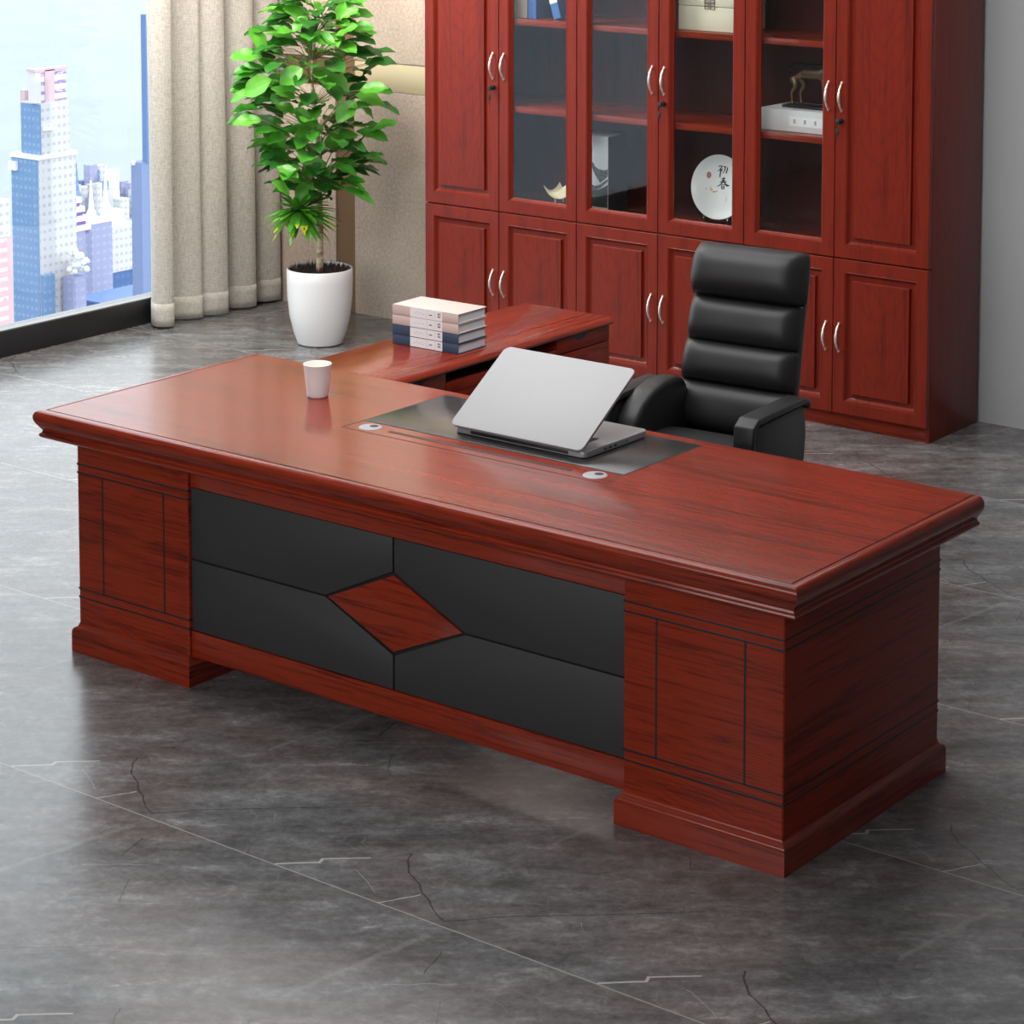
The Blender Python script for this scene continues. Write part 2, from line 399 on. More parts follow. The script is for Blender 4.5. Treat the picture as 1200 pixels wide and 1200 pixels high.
# front apron
boxo('front_apron', (-.80, .074, .598), (.80, .094, .6725), WX, desk, .002)
boxo('lower_rail', (-.80, .072, .084), (.80, .094, .163), WX, desk, .002)
boxo('modesty_panel', (-.80, .084, .16), (.80, .098, .60), INK, desk)
g2 = .0028; X0, X1, Z0, Z1, ZM = -.786, .786, .166, .596, .380; DW, DT, DBm = .250, .494, .269
polys = [[(X0, ZM + g2), (-DW - .004, ZM + g2), (-g2, DT + .006), (-g2, Z1), (X0, Z1)],
         [(X1, ZM + g2), (X1, Z1), (g2, Z1), (g2, DT + .006), (DW + .004, ZM + g2)],
         [(X0, ZM - g2), (X0, Z0), (-g2, Z0), (-g2, DBm - .006), (-DW - .004, ZM - g2)],
         [(X1, ZM - g2), (DW + .004, ZM - g2), (g2, DBm - .006), (g2, Z0), (X1, Z0)]]
for p in polys:
    b = B(); prism(b, p, (0, .0845, 0), (1, 0, 0), (0, 0, 1), (0, -1, 0), .0095, 0, .0015)
    o = finish('black_front_panel', b, BLACKP, desk); o['label'] = 'matt black front panel'
b = B(); prism(b, [(-DW + .006, ZM), (0, DBm + .004), (DW - .006, ZM), (0, DT - .004)], (0, .0845, 0), (1, 0, 0), (0, 0, 1), (0, -1, 0), .0095, 0, .0012)
o = finish('diamond_panel', b, WX, desk); o['label'] = 'red wood diamond in the black front'
GZ = (.588, .562, .198, .171)
def pedestal(s):
    xi, xo = (.7855, 1.2655); y0, y1 = .0615, .855
    xa, xb = (xi, xo) if s > 0 else (-xo, -xi)
    b = B(); t = bmesh.new(); bmesh.ops.create_cube(t, size=1)
    for v in t.verts: v.co = Vector((v.co[0] * (xb - xa) + (xa + xb) / 2, v.co[1] * (y1 - y0) + (y0 + y1) / 2, v.co[2] * .63 + .357))
    ed = [e for e in t.edges if abs(e.verts[0].co.z - e.verts[1].co.z) > .1]
    bmesh.ops.bevel(t, geom=ed, offset=.007, segments=4, affect='EDGES', profile=.5)
    merge(b, t)
    for f in b.faces:
        n_ = f.normal
        f.material_index = 1 if abs(n_.x) > .8 else 0
    p = finish('pedestal', b, [WXC, WYS], desk)
    # black inlay lines all round
    b = B(); lw = .0030; e = .0006
    for z in GZ: box(b, (xa - e, y0 - e, z - lw), (xb + e, y1 + e, z + lw), .0012)
    for x in ((.888, 1.1525) if s > 0 else (-1.1525, -.888)): box(b, (x - lw, y0 - e, GZ[2]), (x + lw, y0 + .004, GZ[1]))
    finish('inlay_line', b, INK, p)
    # plinth with rolled top
    px0, px1 = (.770, 1.281) if s > 0 else (-1.281, -.770); py0, py1 = .0435, .873
    b = B(); loops = []
    for ins, z in ((0, 0), (0, .060), (.001, .067), (.004, .0725), (.009, .0755), (.0135, .0785), (.016, .083), (.0175, .089)):
        loops.append([b.verts.new(q) for q in ((px0 + ins, py0 + ins, z), (px1 - ins, py0 + ins, z), (px1 - ins, py1 - ins, z), (px0 + ins, py1 - ins, z))])
    for i in range(len(loops) - 1):
        for k in range(4):
            f = b.faces.new((loops[i][k], loops[i][(k + 1) % 4], loops[i + 1][(k + 1) % 4], loops[i + 1][k])); f.material_index = 1 if k % 2 else 0
    b.faces.new(loops[0]); b.faces.new(loops[-1])
    finish('plinth', b, [WX, WY], p, 40)
    # drawers on the sitter's side
    for k, (za, zb) in enumerate(((.46, .655), (.28, .45), (.10, .27))):
        d = boxo('drawer', (xa + .02, y1, za), (xb - .02, y1 + .018, zb), WX, p, .002)
        bb = B(); xm = (xa + xb) / 2; tube(bb, [(xm - .05, y1 + .018, zb - .05), (xm - .05, y1 + .04, zb - .05), (xm + .05, y1 + .04, zb - .05), (xm + .05, y1 + .018, zb - .05)], .004)
for s in (-1, 1): pedestal(s)
# kneehole upper tray board
boxo('rear_rail', (-.7855, .70, .62), (.7855, .72, .672), WX, desk)

# ------------------------------------------------------------------ side return desk
ret = empty('side_desk', (0, 0, 0), 'lower-profile red wood side return running back from the desk, books on it', 'desk')
RL, RR, RB = -1.1411, -.7199, 2.1218
b = B(); prism(b, [(0, 0), (.003, .007), (.010, .0125), (.018, .0165), (.405, .0165), (.412, .0125), (.4185, .007), (.4212, 0), (.4185, -.007), (.41, -.0105), (.01, -.0105), (.003, -.007)],
           (RL, .9285, .7435), (1, 0, 0), (0, 0, 1), (0, 1, 0), RB - .9285)
rt = finish('worktop', b, WY, ret, 40)
boxo('back_panel', (RL + .02, .932, .02), (RL + .036, 2.10, .733), WY, ret, .001)
boxo('centre_apron', (-.752, 1.20, .628), (-.736, 1.80, .697), WYS, ret, .001)
boxo('inner_shelf', (RL + .036, 1.20, .628), (-.752, 1.80, .642), WYS, ret, .0)
boxo('kneehole_panel', (RL + .036, 1.20, .03), (RL + .05, 1.80, .628), WYS, ret)
for (ya, yb) in ((.935, 1.197), (1.801, 2.118)):
    c_ = boxo('drawer_unit', (RL + .036, ya, .02), (-.750, yb, .7325), WYS, ret, .001)
    zz = (.731, .678, .675, .46, .457, .24, .237, .03)
    for k in range(0, 8, 2):
        d_ = boxo('drawer', (-.750, ya + .002, zz[k + 1]), (-.735, yb - .002, zz[k] - .001), WYS, c_, .0012)
        if k == 0:
            ym = (ya + yb) / 2 - .02
            b = B(); pr = [(-.045 + .09 * i / 12, -.022 * math.sin(math.pi * i / 12)) for i in range(13)]
            prism(b, [(-.047, 0)] + pr[1:-1] + [(.047, 0)], (-.7365, ym, .730), (0, 1, 0), (0, 0, 1), (1, 0, 0), .0025)
            h_ = finish('finger_pull', b, KEYB, d_); h_['label'] = 'black half-moon finger pull'

# ------------------------------------------------------------------ bookcase wall
CX = [-2.9855 + .4405 * k for k in range(7)]; CX[-1] = -.3425
CF = 3.7723; CBK = 4.2135; CT = 2.15
bc = empty('bookcase', (0, 0, 0), 'wide mahogany bookcase with six doors above and six below against the back wall', 'bookcase')
ct = .020
boxo('side_panel', (CX[0], CF + .023, 0), (CX[0] + .02, CBK, CT), WZ, bc, .001)
b = B(); box(b, (CX[6] - .02, CF + .0225, 0), (CX[6], CBK, CT), .001)
finish('side_panel', b, WZ, bc)
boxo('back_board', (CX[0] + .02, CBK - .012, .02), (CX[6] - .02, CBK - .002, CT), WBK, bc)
boxo('base_board', (CX[0] + .02, CF + .026, 0), (CX[6] - .02, CF + .042, .066), WX, bc, .001)
boxo('bottom_deck', (CX[0] + .02, CF + .026, .066), (CX[6] - .02, CBK - .012, .084), WX, bc)
boxo('middle_deck', (CX[0] + .02, CF + .026, .705), (CX[6] - .02, CBK - .012, .742), WX, bc)
boxo('cornice', (CX[0] - .02, CF - .01, CT), (CX[6] + .02, CBK, CT + .06), WX, bc, .012)
for zt in (1.205, 1.605, 1.98):
    for k in (0, 2, 4):
        boxo('shelf', (CX[k] + (.02 if k == 0 else .0008), CF + .032, zt - .027), (CX[k + 2] - (.02 if k == 4 else .0008), CBK - .0125, zt), WX, bc, .0012)
def door(k, z0, z1, glass, parent):
    w = CX[k + 1] - CX[k] - .003; h = z1 - z0
    name = 'glass_door' if glass else 'panel_door'
    loops = [(0, -.022), (0, -.0015), (.0015, 0), (.050, 0), (.0515, -.0018), (.0535, -.0005), (.056, -.001), (.061, -.009), (.068, -.0150)]
    if glass: loops += [(.069, -.018), (.069, -.022)]
    else: loops += [(.0862, -.0170), (.0872, -.0045), (.0885, -.0032), (.092, -.0032)]
    b = B(); rg = []
    for i, d in loops:
        rg.append([b.verts.new((x, -d, z)) for x, z in ((-w / 2 + i, i), (w / 2 - i, i), (w / 2 - i, h - i), (-w / 2 + i, h - i))])
    for i in range(len(rg) - 1):
        for q in range(4): b.faces.new((rg[i][q], rg[i][(q + 1) % 4], rg[i + 1][(q + 1) % 4], rg[i + 1][q]))
    if not glass:
        f = b.faces.new(rg[-1]); f.material_index = 1; b.faces.new(rg[0])
    else:
        for q in range(4): b.faces.new((rg[-1][q], rg[-1][(q + 1) % 4], rg[0][(q + 1) % 4], rg[0][q]))
    d = finish(name, b, [WZ, WZC], parent, 25, ((CX[k] + CX[k + 1]) / 2, CF, z0))
    if glass:
        p = boxo('glass_pane', (-w / 2 + .0685, .0165, .0685), (w / 2 - .0685, .0205, h - .0685), GLASS, d)
    # bow handle
    hx = (w / 2 - .030) * (1 if k % 2 == 0 else -1); hz = (.386 if z0 < .5 else 1.388) - z0
    b = B(); pts = []; rr = []
    for i in range(17):
        t = i / 16; z = -.055 + .11 * t
        out = .006 + .024 * math.sin(math.pi * t) ** .8
        pts.append((hx, -out, hz + z)); rr.append(.0034 + .0028 * math.sin(math.pi * t))
    tube(b, pts, rr, 10)
    for s in (-1, 1):
        tube(b, [(hx, 0, hz + s * .057), (hx, -.007, hz + s * .057)], .0052, 10)
        tube(b, [(hx, -.006, hz + s * .054), (hx, -.006, hz + s * .064)], [.0045, .002], 8)
    hd = finish('bow_handle', b, CHROME, d, 60); hd['label'] = 'curved silver bow handle'
    if z0 > .5 and k in (0, 3, 4 + 1):
        sx = (w / 2 - .027) * (1 if k % 2 == 0 else -1)
        b = B(); zc = 1.288 - z0
        tube(b, [(sx, 0, zc), (sx, -.016, zc)], .0115, 20)
        tube(b, [(sx, -.016, zc), (sx, -.030, zc)], [.006, .006], 10)
        box(b, (sx - .009, -.033, zc - .012), (sx + .009, -.029, zc + .010), .003)
        lk = finish('door_lock', b, KEYB, d, 40); lk['label'] = 'black cylinder lock with a key in it'
        b = B(); box(b, (sx - .008, -.0345, zc - .055), (sx + .006, -.030, zc - .030), .003)
        box(b, (sx - .003, -.0335, zc - .078), (sx + .000, -.031, zc - .05), .0005); box(b, (sx - .0025, -.033, zc - .032), (sx + .0015, -.0315, zc - .008))
        finish('hanging_key', b, KEYB, lk if False else d, 40)
    return d
for k in range(6):
    door(k, .0655, .7135, False, bc)
    door(k, .7195, 2.148, k not in (0, 5), bc)

# ------------------------------------------------------------------ things in the bookcase
def book_upright(name, x0, x1, y0, y1, z0, z1, cover, side, label, tilt=0, band=None, cat='book', group=None):
    r_ = empty(name, (x0, y0, z0), label, cat, group=group)
    w, d, h = x1 - x0, y1 - y0, z1 - z0
    b = B(); t = .003
    box(b, (0, 0, 0), (t, d, h), .0008); box(b, (w - t, 0, 0), (w, d, h), .0008, 1); box(b, (0, 0, 0), (w, t, h), .0008)
    c_ = finish('cover', b, [cover, side], r_)
    boxo('pages', (t, t, .003), (w - t, d - .006, h - .003), PAPER, r_)
    if band:
        p_ = boxo('spine_label', (.001, -.0006, band[0]), (w - .001, .0, band[1]), band[2], r_)
    r_.rotation_euler = (0, tilt, 0)
    return r_
book_upright('book', -2.530, -2.452, 3.865, 4.06, 1.6055, 1.90, BEIGE, BEIGE, 'thick beige book upright on the top shelf, leftmost of the books there', group='books upright on the top shelf')
book_upright('book', -2.450, -2.400, 3.865, 4.06, 1.6055, 1.92, BLUEC, BLUED, 'blue book upright between the beige book and the leaning one', group='books upright on the top shelf')
bl = book_upright('book', -2.300, -2.256, 3.865, 4.03, 1.6065, 1.90, BLUEC, BLUED, 'blue book leaning with a white spine label on the top shelf', tilt=-.30, band=(.072, .20, LABEL), group='books upright on the top shelf')
bl.location = (-2.302, 3.865, 1.6065 + .0)
book_upright('book', -2.165, -2.128, 3.850, 3.885, 1.6055, 1.645, BLUED, BLUEC, 'tiny indigo booklet behind the stile between the second and third doors', group='books upright on the top shelf')

# pavilion figurine
pv = empty('pavilion_figurine', (-2.297, 3.95, .742), 'small cream pagoda pavilion ornament on the bottom glass shelf', 'ornament')
PC = plain('cream_figurine', (.70, .60, .40), .5)
boxo('base', (-.050, -.045, 0), (.050, .045, .012), PC, pv, .002)
for sx in (-.036, .036):
    for sy in (-.030, .030):
        b = B(); tube(b, [(sx, sy, .014), (sx, sy, .055)], .005, 10); finish('column', b, PC, pv)
b = B()
def roofpt(a, c):  # upswept eaves
    e = max(abs(a), abs(c)); z = .050 * (1 - e) ** 1.6 + .03 * (abs(a) * abs(c)) ** 2 + (.02 * abs(a) ** 4)
    return (a * .078, c * .060, .050 + z)
N = 12; vv = [[b.verts.new(roofpt(-1 + 2 * i / N, -1 + 2 * j / N)) for j in range(N + 1)] for i in range(N + 1)]
v2 = [[b.verts.new(Vector(roofpt(-1 + 2 * i / N, -1 + 2 * j / N)) - Vector((0, 0, .006))) for j in range(N + 1)] for i in range(N + 1)]
for i in range(N):
    for j in range(N):
        b.faces.new((vv[i][j], vv[i + 1][j], vv[i + 1][j + 1], vv[i][j + 1])); b.faces.new((v2[i][j], v2[i][j + 1], v2[i + 1][j + 1], v2[i + 1][j]))
for i in range(N):
    for j in (0, N):
        b.faces.new((vv[i][j], vv[i + 1][j], v2[i + 1][j], v2[i][j])); b.faces.new((vv[j][i], vv[j][i + 1], v2[j][i + 1], v2[j][i]))
finish('swept_roof', b, PC, pv, 50)

# art book with ink roof picture
ab = empty('art_book', (-2.205, 3.90, .742), 'white slipcase with an ink picture of a curved roof, standing behind glass', 'book')
W_, D_, Hh = .182, .15, .352
b = B(); box(b, (0, 0, 0), (W_, D_, Hh), .001); finish('slipcase', b, [plain('slipcase_front', (.78, .80, .82), .45)], ab)
b = B(); box(b, (W_, .001, .001), (W_ + .0015, D_ - .001, Hh - .001)); finish('dark_side_board', b, plain('dark_board', (.025, .026, .028), .5), ab)
def ink_rock_mat():
    m, nt, bb = new_mat('ink_wash_print'); g = NG(nt)
    tc = g.n('ShaderNodeTexCoord'); n = g.noise(tc.outputs['Object'], 130, 5, .8)
    g.l(g.ramp(n, [(.4, (.012, .018, .018)), (.52, (.10, .11, .11)), (.66, (.42, .43, .42))]), bb.inputs['Base Color']); bb.inputs['Roughness'].default_value = .6
    return m
IR = ink_rock_mat(); e_ = -.0007
def decal(name, poly, m, parent, o=(0, e_, 0)):
    b = B(); prism(b, poly, o, (1, 0, 0), (0, 0, 1), (0, 1, 0), .0006); return finish(name, b, m, parent, 0)
sx = .081
decal('printed_roof_ridge', [(sx + .010, .222), (sx + .016, .232), (sx + .021, .226), (sx + .030, .212), (sx + .05, .202), (sx + .08, .199), (sx + .100, .206), (sx + .100, .175), (sx + .085, .160), (sx + .068, .148), (sx + .058, .140), (sx + .05, .150), (sx + .03, .175), (sx + .016, .200)], IR, ab)
decal('printed_lower_roof', [(sx, 0.03), (sx + .100, .03), (sx + .100, .135), (sx + .07, .118), (sx + .045, .108), (sx, .106)], plain('ink_dark', (.02, .028, .027), .6), ab)
decal('printed_tile_edge', [(sx, .10), (sx + .03, .104), (sx + .06, .118), (sx + .100, .150), (sx + .100, .162), (sx + .06, .134), (sx + .03, .124), (sx, .132)], IR, ab, (0, -.0014, 0))

# cream storage box with emblem
cb = empty('storage_box', (-1.625, 3.865, 1.606), 'cream leatherette storage box with a square brown emblem on the top shelf', 'box')
boxo('box_body', (0, 0, 0), (.287, .25, .105), CREAM, cb, .003)
boxo('lid', (0, -.001, .1065), (.288, .251, .150), CREAM, cb, .003)
b = B(); ex, ez, s_ = .163, .122, .0195; lw = .0032
def stroke(pts):
    for (xa, za), (xb, zb) in zip(pts, pts[1:]):
        box(b, (ex + min(xa, xb) - lw / 2, -.0035, ez + min(za, zb) - lw / 2), (ex + max(xa, xb) + lw / 2, -.0008, ez + max(za, zb) + lw / 2))
for qx in (-1, 1):
    for qz in (-1, 1):
        f = lambda a, c: (qx * a, qz * c)
        stroke([f(.004, .004), f(.004, .004)]); stroke([f(.013, .004), f(.0265, .004)]) if False else None
        stroke([f(.024, .010), f(.015, .010), f(.015, .017)]) if False else None
        stroke([f(.025, .007), f(.025, .004), f(.004, .004), f(.004, .026), f(.025, .026), f(.025, .012), f(.012, .012), f(.012, .018)])
box(b, (ex - .028, -.003, ez - .0015), (ex + .028, -.0009, ez + .0015))
finish('square_emblem', b, TAUPE, cb, 0)

# plate on easel
pr_ = .139; pcx, pcy, pcz = -1.437, 3.915, .925
pl = empty('display_plate', (pcx, pcy, pcz), 'round white porcelain plate with black calligraphy on a small dark stand', 'plate')
pl.rotation_euler = (R(90 - 8), 0, 0)
b = B(); lathe(b, [(0, .004), (.09, .004), (.118, .007), (pr_, .014), (pr_ + .002, .0125), (pr_, .010), (.118, .001), (.09, -.003), (0, -.003)], 64)
finish('porcelain_dish', b, plain('white_porcelain', (.86, .85, .83), .25, coat=.3), pl, 40)
def brush(bm, pts, z=.0046):
    """ribbon with changing width: pts = (x, y, w)"""
    L_ = []; n = len(pts)
    for i, (x, y, w) in enumerate(pts):
        a = Vector(pts[max(i - 1, 0)][:2]); c = Vector(pts[min(i + 1, n - 1)][:2]); d = (c - a).normalized(); q = Vector((-d.y, d.x)) * w / 2
        L_.append((bm.verts.new((x + q.x, y + q.y, z)), bm.verts.new((x - q.x, y - q.y, z))))
    for i in range(n - 1): bm.faces.new((L_[i][0], L_[i][1], L_[i + 1][1], L_[i + 1][0]))
b = B()
def ch(pts, ox, oy, s): brush(b, [(ox + x * s, oy + y * s, w * s) for x, y, w in pts])
ox, oy, s = -.010, .064, .0036     # first character (chu)
for st in ([(2, 11, .6), (3, 9.6, 1.8), (4, 9, .8)], [(-1, 7, .8), (2, 7.4, 1.2), (5, 8.2, 1.3), (3, 5, 1.1), (0, 2, .9), (-2, .5, .2)], [(2.7, 5, 1.2), (2.7, 0, 1.4), (2.5, -4.5, 1.4), (2.4, -6.5, .3)],
           [(3, 3.5, .5), (4.5, 2.5, 1.3), (5.2, 1.6, .5)], [(5.6, 5, .5), (4.2, 3.6, .9)],
           [(6.5, 7, .8), (9, 7.4, 1.2), (12.5, 8, 1.4), (12, 4, 1.3), (11, 0, 1.2), (9.8, -.6, .5)], [(9, 7.4, 1.1), (8.6, 3.5, 1.1), (7, .2, .8), (5.5, -1.2, .2)]): ch([(x, y, w * 1.3) for x, y, w in st], ox, oy, s)
ox, oy, s = .006, .006, .0036     # second character (chun)
for st in ([(0, 8.6, .7), (3, 9.2, 1.1), (6, 9.6, .8)], [(.5, 6.6, .7), (3.2, 7, 1.1), (6, 7.4, .8)], [(-1.5, 4.4, .8), (3, 5, 1.2), (8, 5.6, 1.0)],
           [(4, 11, 1.1), (3.4, 7, 1.3), (1.5, 3.2, 1.2), (-2, .2, .9), (-5.5, -1.4, .2)], [(3.8, 6, .8), (6, 3.2, 1.5), (9, 1.2, 2.2), (12.5, 1.4, .6)],
           [(1.6, 1.6, .8), (1.7, -3.4, 1.1)], [(1.6, 1.6, .8), (5, 2, 1.0), (5, -3.4, 1.1)], [(1.7, -.9, .7), (5, -.8, .7)], [(1.7, -3.2, .8), (5, -3.2, .8)]): ch([(x, y, w * 1.3) for x, y, w in st], ox, oy, s)
finish('calligraphy', b, plain('black_ink', (.008, .008, .008), .5), pl, 0)
b = B(); prism(b, [(.0115 * math.cos(a * .2618), .0145 * math.sin(a * .2618)) for a in range(24)], (-.058, .047, .0045), (1, 0, 0), (0, 1, 0), (0, 0, 1), .0004)
sl = finish('red_seal', b, plain('seal_red', (.40, .10, .09), .6), pl, 0)
b = B()
for q in (-1, 1):
    brush(b, [(-.058 + q * .004, .057, .0014), (-.058 + q * .004, .037, .0014)], .0052)
for q in (.054, .047, .040): brush(b, [(-.066, q, .0014), (-.050, q, .0014)], .0052)
finish('seal_script', b, plain('seal_pale', (.75, .5, .47), .6), sl, 0)
b = B()
for x, y, w, h in ((-.066, -.014, .008, .010), (-.044, -.004, .006, .008), (-.040, -.014, .016, .012), (-.026, -.022, .020, .008), (-.012, -.019, .010, .007)):
    prism(b, [(w / 2 * math.cos(a * .785), h / 2 * math.sin(a * .785)) for a in range(8)], (x, y, .0045), (1, 0, 0), (0, 1, 0), (0, 0, 1), .0004)
finish('orange_flower_motif', b, plain('pale_orange', (.78, .48, .27), .6), pl, 0)
b = B()
for y in (-.026, -.034, -.046, -.054):
    brush(b, [(.036, y, .0018), (.044, y, .0018)]); 
for x in (.037, .043): brush(b, [(x, -.042, .0014), (x, -.056, .0014)])
finish('small_mark', b, plain('pale_mauve', (.62, .52, .55), .6), pl, 0)
es = empty('plate_stand', (pcx, 3.895, .742), 'small black wooden easel stand holding the white plate', 'stand')
for s in (-1, 1):
    b = B(); prism(b, [(-.055, 0), (.10, 0), (.085, .018), (.03, .03), (.012, .052), (-.008, .062), (-.02, .045), (-.012, .034), (-.045, .024), (-.06, .012)], (s * .062 - .005, 0, 0), (0, 1, 0), (0, 0, 1), (1, 0, 0), .012, 0, .001)
    finish('foot', b, DARKW, es)
boxo('crossbar', (-.062, .02, .012), (.062, .032, .026), DARKW, es, .002)
boxo('back_strut', (-.008, .072, .01), (.008, .084, .15), DARKW, es, .002)

# white box with little label, horse on top
wb = empty('gift_box', (-1.205, 3.865, 1.206), 'white lacquer box with a small printed label, carrying the bronze horse', 'box')
boxo('box_body', (0, 0, 0), (.355, .24, .0925), BOXW, wb, .003)
lb = boxo('label', (.145, -.0008, .026), (.315, 0, .066), LABEL, wb)
for i, (x, m) in enumerate(((.172, REDP), (.222, INKG), (.272, INKG))):
    b = B(); z = .046
    for q in (-.006, 0, .006): box(b, (x - .006, -.0015, z + q - .001), (x + .006, -.0007, z + q + .001))
    box(b, (x - .001 + (i - 1) * .002, -.0015, z - .009), (x + .001 + (i - 1) * .002, -.0007, z + .009)); finish('printed_character', b, m, lb, 0)
hs = empty('horse_figurine', (-1.05, 3.97, 1.299), 'bronze horse figurine with a dark back standing on a black base', 'figurine')
boxo('base', (-.085, -.045, 0), (.215, .045, .010), KEYB, hs, .002)
def skin(name, verts, edges, radii, m, parent, root=0, levels=2):
    me = bpy.data.meshes.new(name); me.from_pydata(verts, edges, []); o = bpy.data.objects.new(name, me); COL.objects.link(o)
    md = o.modifiers.new('s', 'SKIN'); md.use_smooth_shade = True; md.branch_smoothing = .6
    for i, r_ in enumerate(radii):
        sv = me.skin_vertices[0].data[i]; sv.radius = (r_, r_) if not isinstance(r_, tuple) else r_; sv.use_root = (i == root)
    s_ = o.modifiers.new('u', 'SUBSURF'); s_.levels = s_.render_levels = levels
    dg = bpy.context.evaluated_depsgraph_get(); ev = o.evaluated_get(dg); m2 = bpy.data.meshes.new_from_object(ev)
    o.modifiers.clear(); o.data = m2; m2.materials.clear(); m2.materials.append(m)
    for p_ in m2.polygons: p_.use_smooth = True
    o.parent = parent; return o
hv = [(-.03, 0, .150), (.03, 0, .146), (.10, 0, .152),                    # rump barrel chest
      (.135, 0, .185), (.160, 0, .225), (.175, 0, .232), (.20, 0, .208), (.218, 0, .195)]  # neck head muzzle
he = [(0, 1), (1, 2), (2, 3), (3, 4), (4, 5), (5, 6), (6, 7)]; hr = [.030, .028, .031, .021, .015, .015, .011, .008]
def leg_h(at, pts, rad):
    st = len(hv); hv.extend(pts); hr.extend(rad); he.append((at, st)); he.extend((st + i, st + i + 1) for i in range(len(pts) - 1))
for s, dx in ((-1, 0), (1, .022)):
    leg_h(0, [(-.045 + dx, s * .016, .125), (-.030 + dx, s * .018, .092), (-.052 + dx, s * .018, .064), (-.050 + dx, s * .018, .030), (-.044 + dx, s * .018, .012)], [.019, .012, .0065, .0045, .006])
    leg_h(2, [(.105 + dx * .7, s * .017, .110), (.108 + dx * .7, s * .018, .072), (.104 + dx * .7, s * .018, .035), (.110 + dx * .7, s * .018, .012)], [.014, .0085, .005, .0065])
skin('horse_body', hv, he, hr, BRONZE, hs, 1)
b = B()
for s_ in (-1, 1): tube(b, [(.168, s_ * .008, .238), (.166, s_ * .012, .256)], [.006, .001], 8)
finish('ears', b, BRONZE, hs)
b = B(); tube(b, [(.178, 0, .246), (.165, 0, .243), (.145, 0, .225), (.125, 0, .198), (.105, 0, .182), (.06, 0, .178), (.02, 0, .175), (-.02, 0, .181), (-.045, 0, .179), (-.062, 0, .160)], [.003, .008, .011, .012, .014, .012, .012, .014, .013, .006], 12)
finish('dark_mane', b, BRONZD, hs, 60)
b = B(); tube(b, [(-.054, 0, .176), (-.068, 0, .165), (-.075, .002, .145), (-.072, .002, .12)], [.006, .007, .006, .001], 10)
finish('tail', b, BRONZD, hs, 60)

# ------------------------------------------------------------------ books on the side desk
BK = ['topmost pale pink hardback of the stack on the side desk', 'pale pink book second from the top, just above the navy ones', 'navy book third from the top, directly under the pink books', 'navy book at the bottom of the stack, resting on the side desk']
bw, bd, bh = .284, .158, .0338
for i in range(4):
    z = H + .0006 + (3 - i) * (bh + .0002); cm = PINK if i < 2 else NAVY
    r_ = empty('hardback_book', (-1.0765, 1.3235, z), BK[i], 'book', R(1.5), 'stack of four books on the side desk')
    b = B(); t = .0028
    box(b, (0, 0, 0), (bw, bd, t), .0006); box(b, (0, 0, bh - t), (bw, bd, bh), .0006); box(b, (0, 0, 0), (bw, t, bh), .0009)
    finish('cover', b, cm, r_)
    boxo('pages', (.003, t, t), (bw - .004, bd - .006, bh - t), PAPER, r_)
    lb = boxo('spine_label', (.078, -.0006, .0012), (.216, .0002, bh - .0012), LABEL, r_)
    b = B(); zc = bh / 2
    for x, w_ in ((.168, .010), (.162, .004)): box(b, (x - w_ / 2, -.0012, zc - .0022), (x + w_ / 2, -.0005, zc + .0012))
    for zz_ in (.007, -.002): 
        for q in (-.0035, .0035): box(b, (.203 + q - .0022, -.0012, zc + zz_ - .003), (.203 + q + .0012, -.0005, zc + zz_ + .003))
        box(b, (.198, -.0012, zc + zz_ - .0008), (.208, -.0005, zc + zz_ + .0008))
    for x in (.150, .186): 
        for q in (-.008, -.002, .004, .010): box(b, (x - .0006, -.0012, zc + q - .0012), (x + .0006, -.0005, zc + q + .0012))
    for x in range(8): box(b, (.094 + x * .006, -.0010, zc + (x % 3 - 1) * .003 - .0004), (.098 + x * .006, -.0005, zc + (x % 3 - 1) * .003 + .0004))
    finish('printed_title', b, INKG, lb, 0)

# ------------------------------------------------------------------ cup
cp = empty('drinking_cup', (-.784, .627, H + .0004), 'small white handleless cup of milky drink on the desk', 'cup')
b = B(); lathe(b, [(0, 0), (.030, 0), (.0325, .002), (.034, .008), (.0405, .065), (.0442, .101), (.0450, .1035), (.0438, .1045), (.0422, .103), (.0395, .066), (.033, .012), (0, .010)], 56)
finish('cup_body', b, WHITE, cp, 50)
b = B(); lathe(b, [(0, .088), (.038, .088), (.0412, .0885)], 48); finish('drink', b, MILK, cp)

# ------------------------------------------------------------------ laptop
lp = empty('laptop', (-.176, .556, H + .0012), 'open silver laptop seen from behind, lid tilted over its keyboard', 'laptop')
LW, LD, LT = .478, .312, .021
def rrect(w, d, r, n=6, x0=0, y0=0):
    p = []
    for cx_, cy_, a0 in ((w - r, r, -90), (w - r, d - r, 0), (r, d - r, 90), (r, r, 180)):
        for i in range(n + 1):
            a = R(a0 + 90 * i / n); p.append((x0 + cx_ + r * math.cos(a), y0 + cy_ + r * math.sin(a)))
    return p
def slab(bm, poly, z0, z1, bev, mi=0, mat=None):
    t = bmesh.new(); v0 = [t.verts.new((x, y, z0)) for x, y in poly]; v1 = [t.verts.new((x, y, z1)) for x, y in poly]; n = len(poly)
    t.faces.new(v0[::-1]); ft = t.faces.new(v1)
    for i in range(n): t.faces.new((v0[i], v0[(i + 1) % n], v1[(i + 1) % n], v1[i]))
    ed = [e for e in t.edges if abs(e.verts[0].co.z - e.verts[1].co.z) < 1e-6]
    if bev: bmesh.ops.bevel(t, geom=ed, offset=bev, segments=3, affect='EDGES', profile=.5)
    merge(bm, t, mi, mat)
b = B(); slab(b, rrect(LW, LD, .016), .003, LT, .003); base = finish('laptop_base', b, ALUD, lp, 40)
boxo('hinge_vent', (.062, -.0012, .006), (.418, .004, .0155), KEYB, base, .001)
b = B(); slab(b, rrect(.37, .115, .004, 3, .054, .030), LT, LT + .0006, 0); kd = finish('keyboard_well', b, KEYB, base)
b = B()
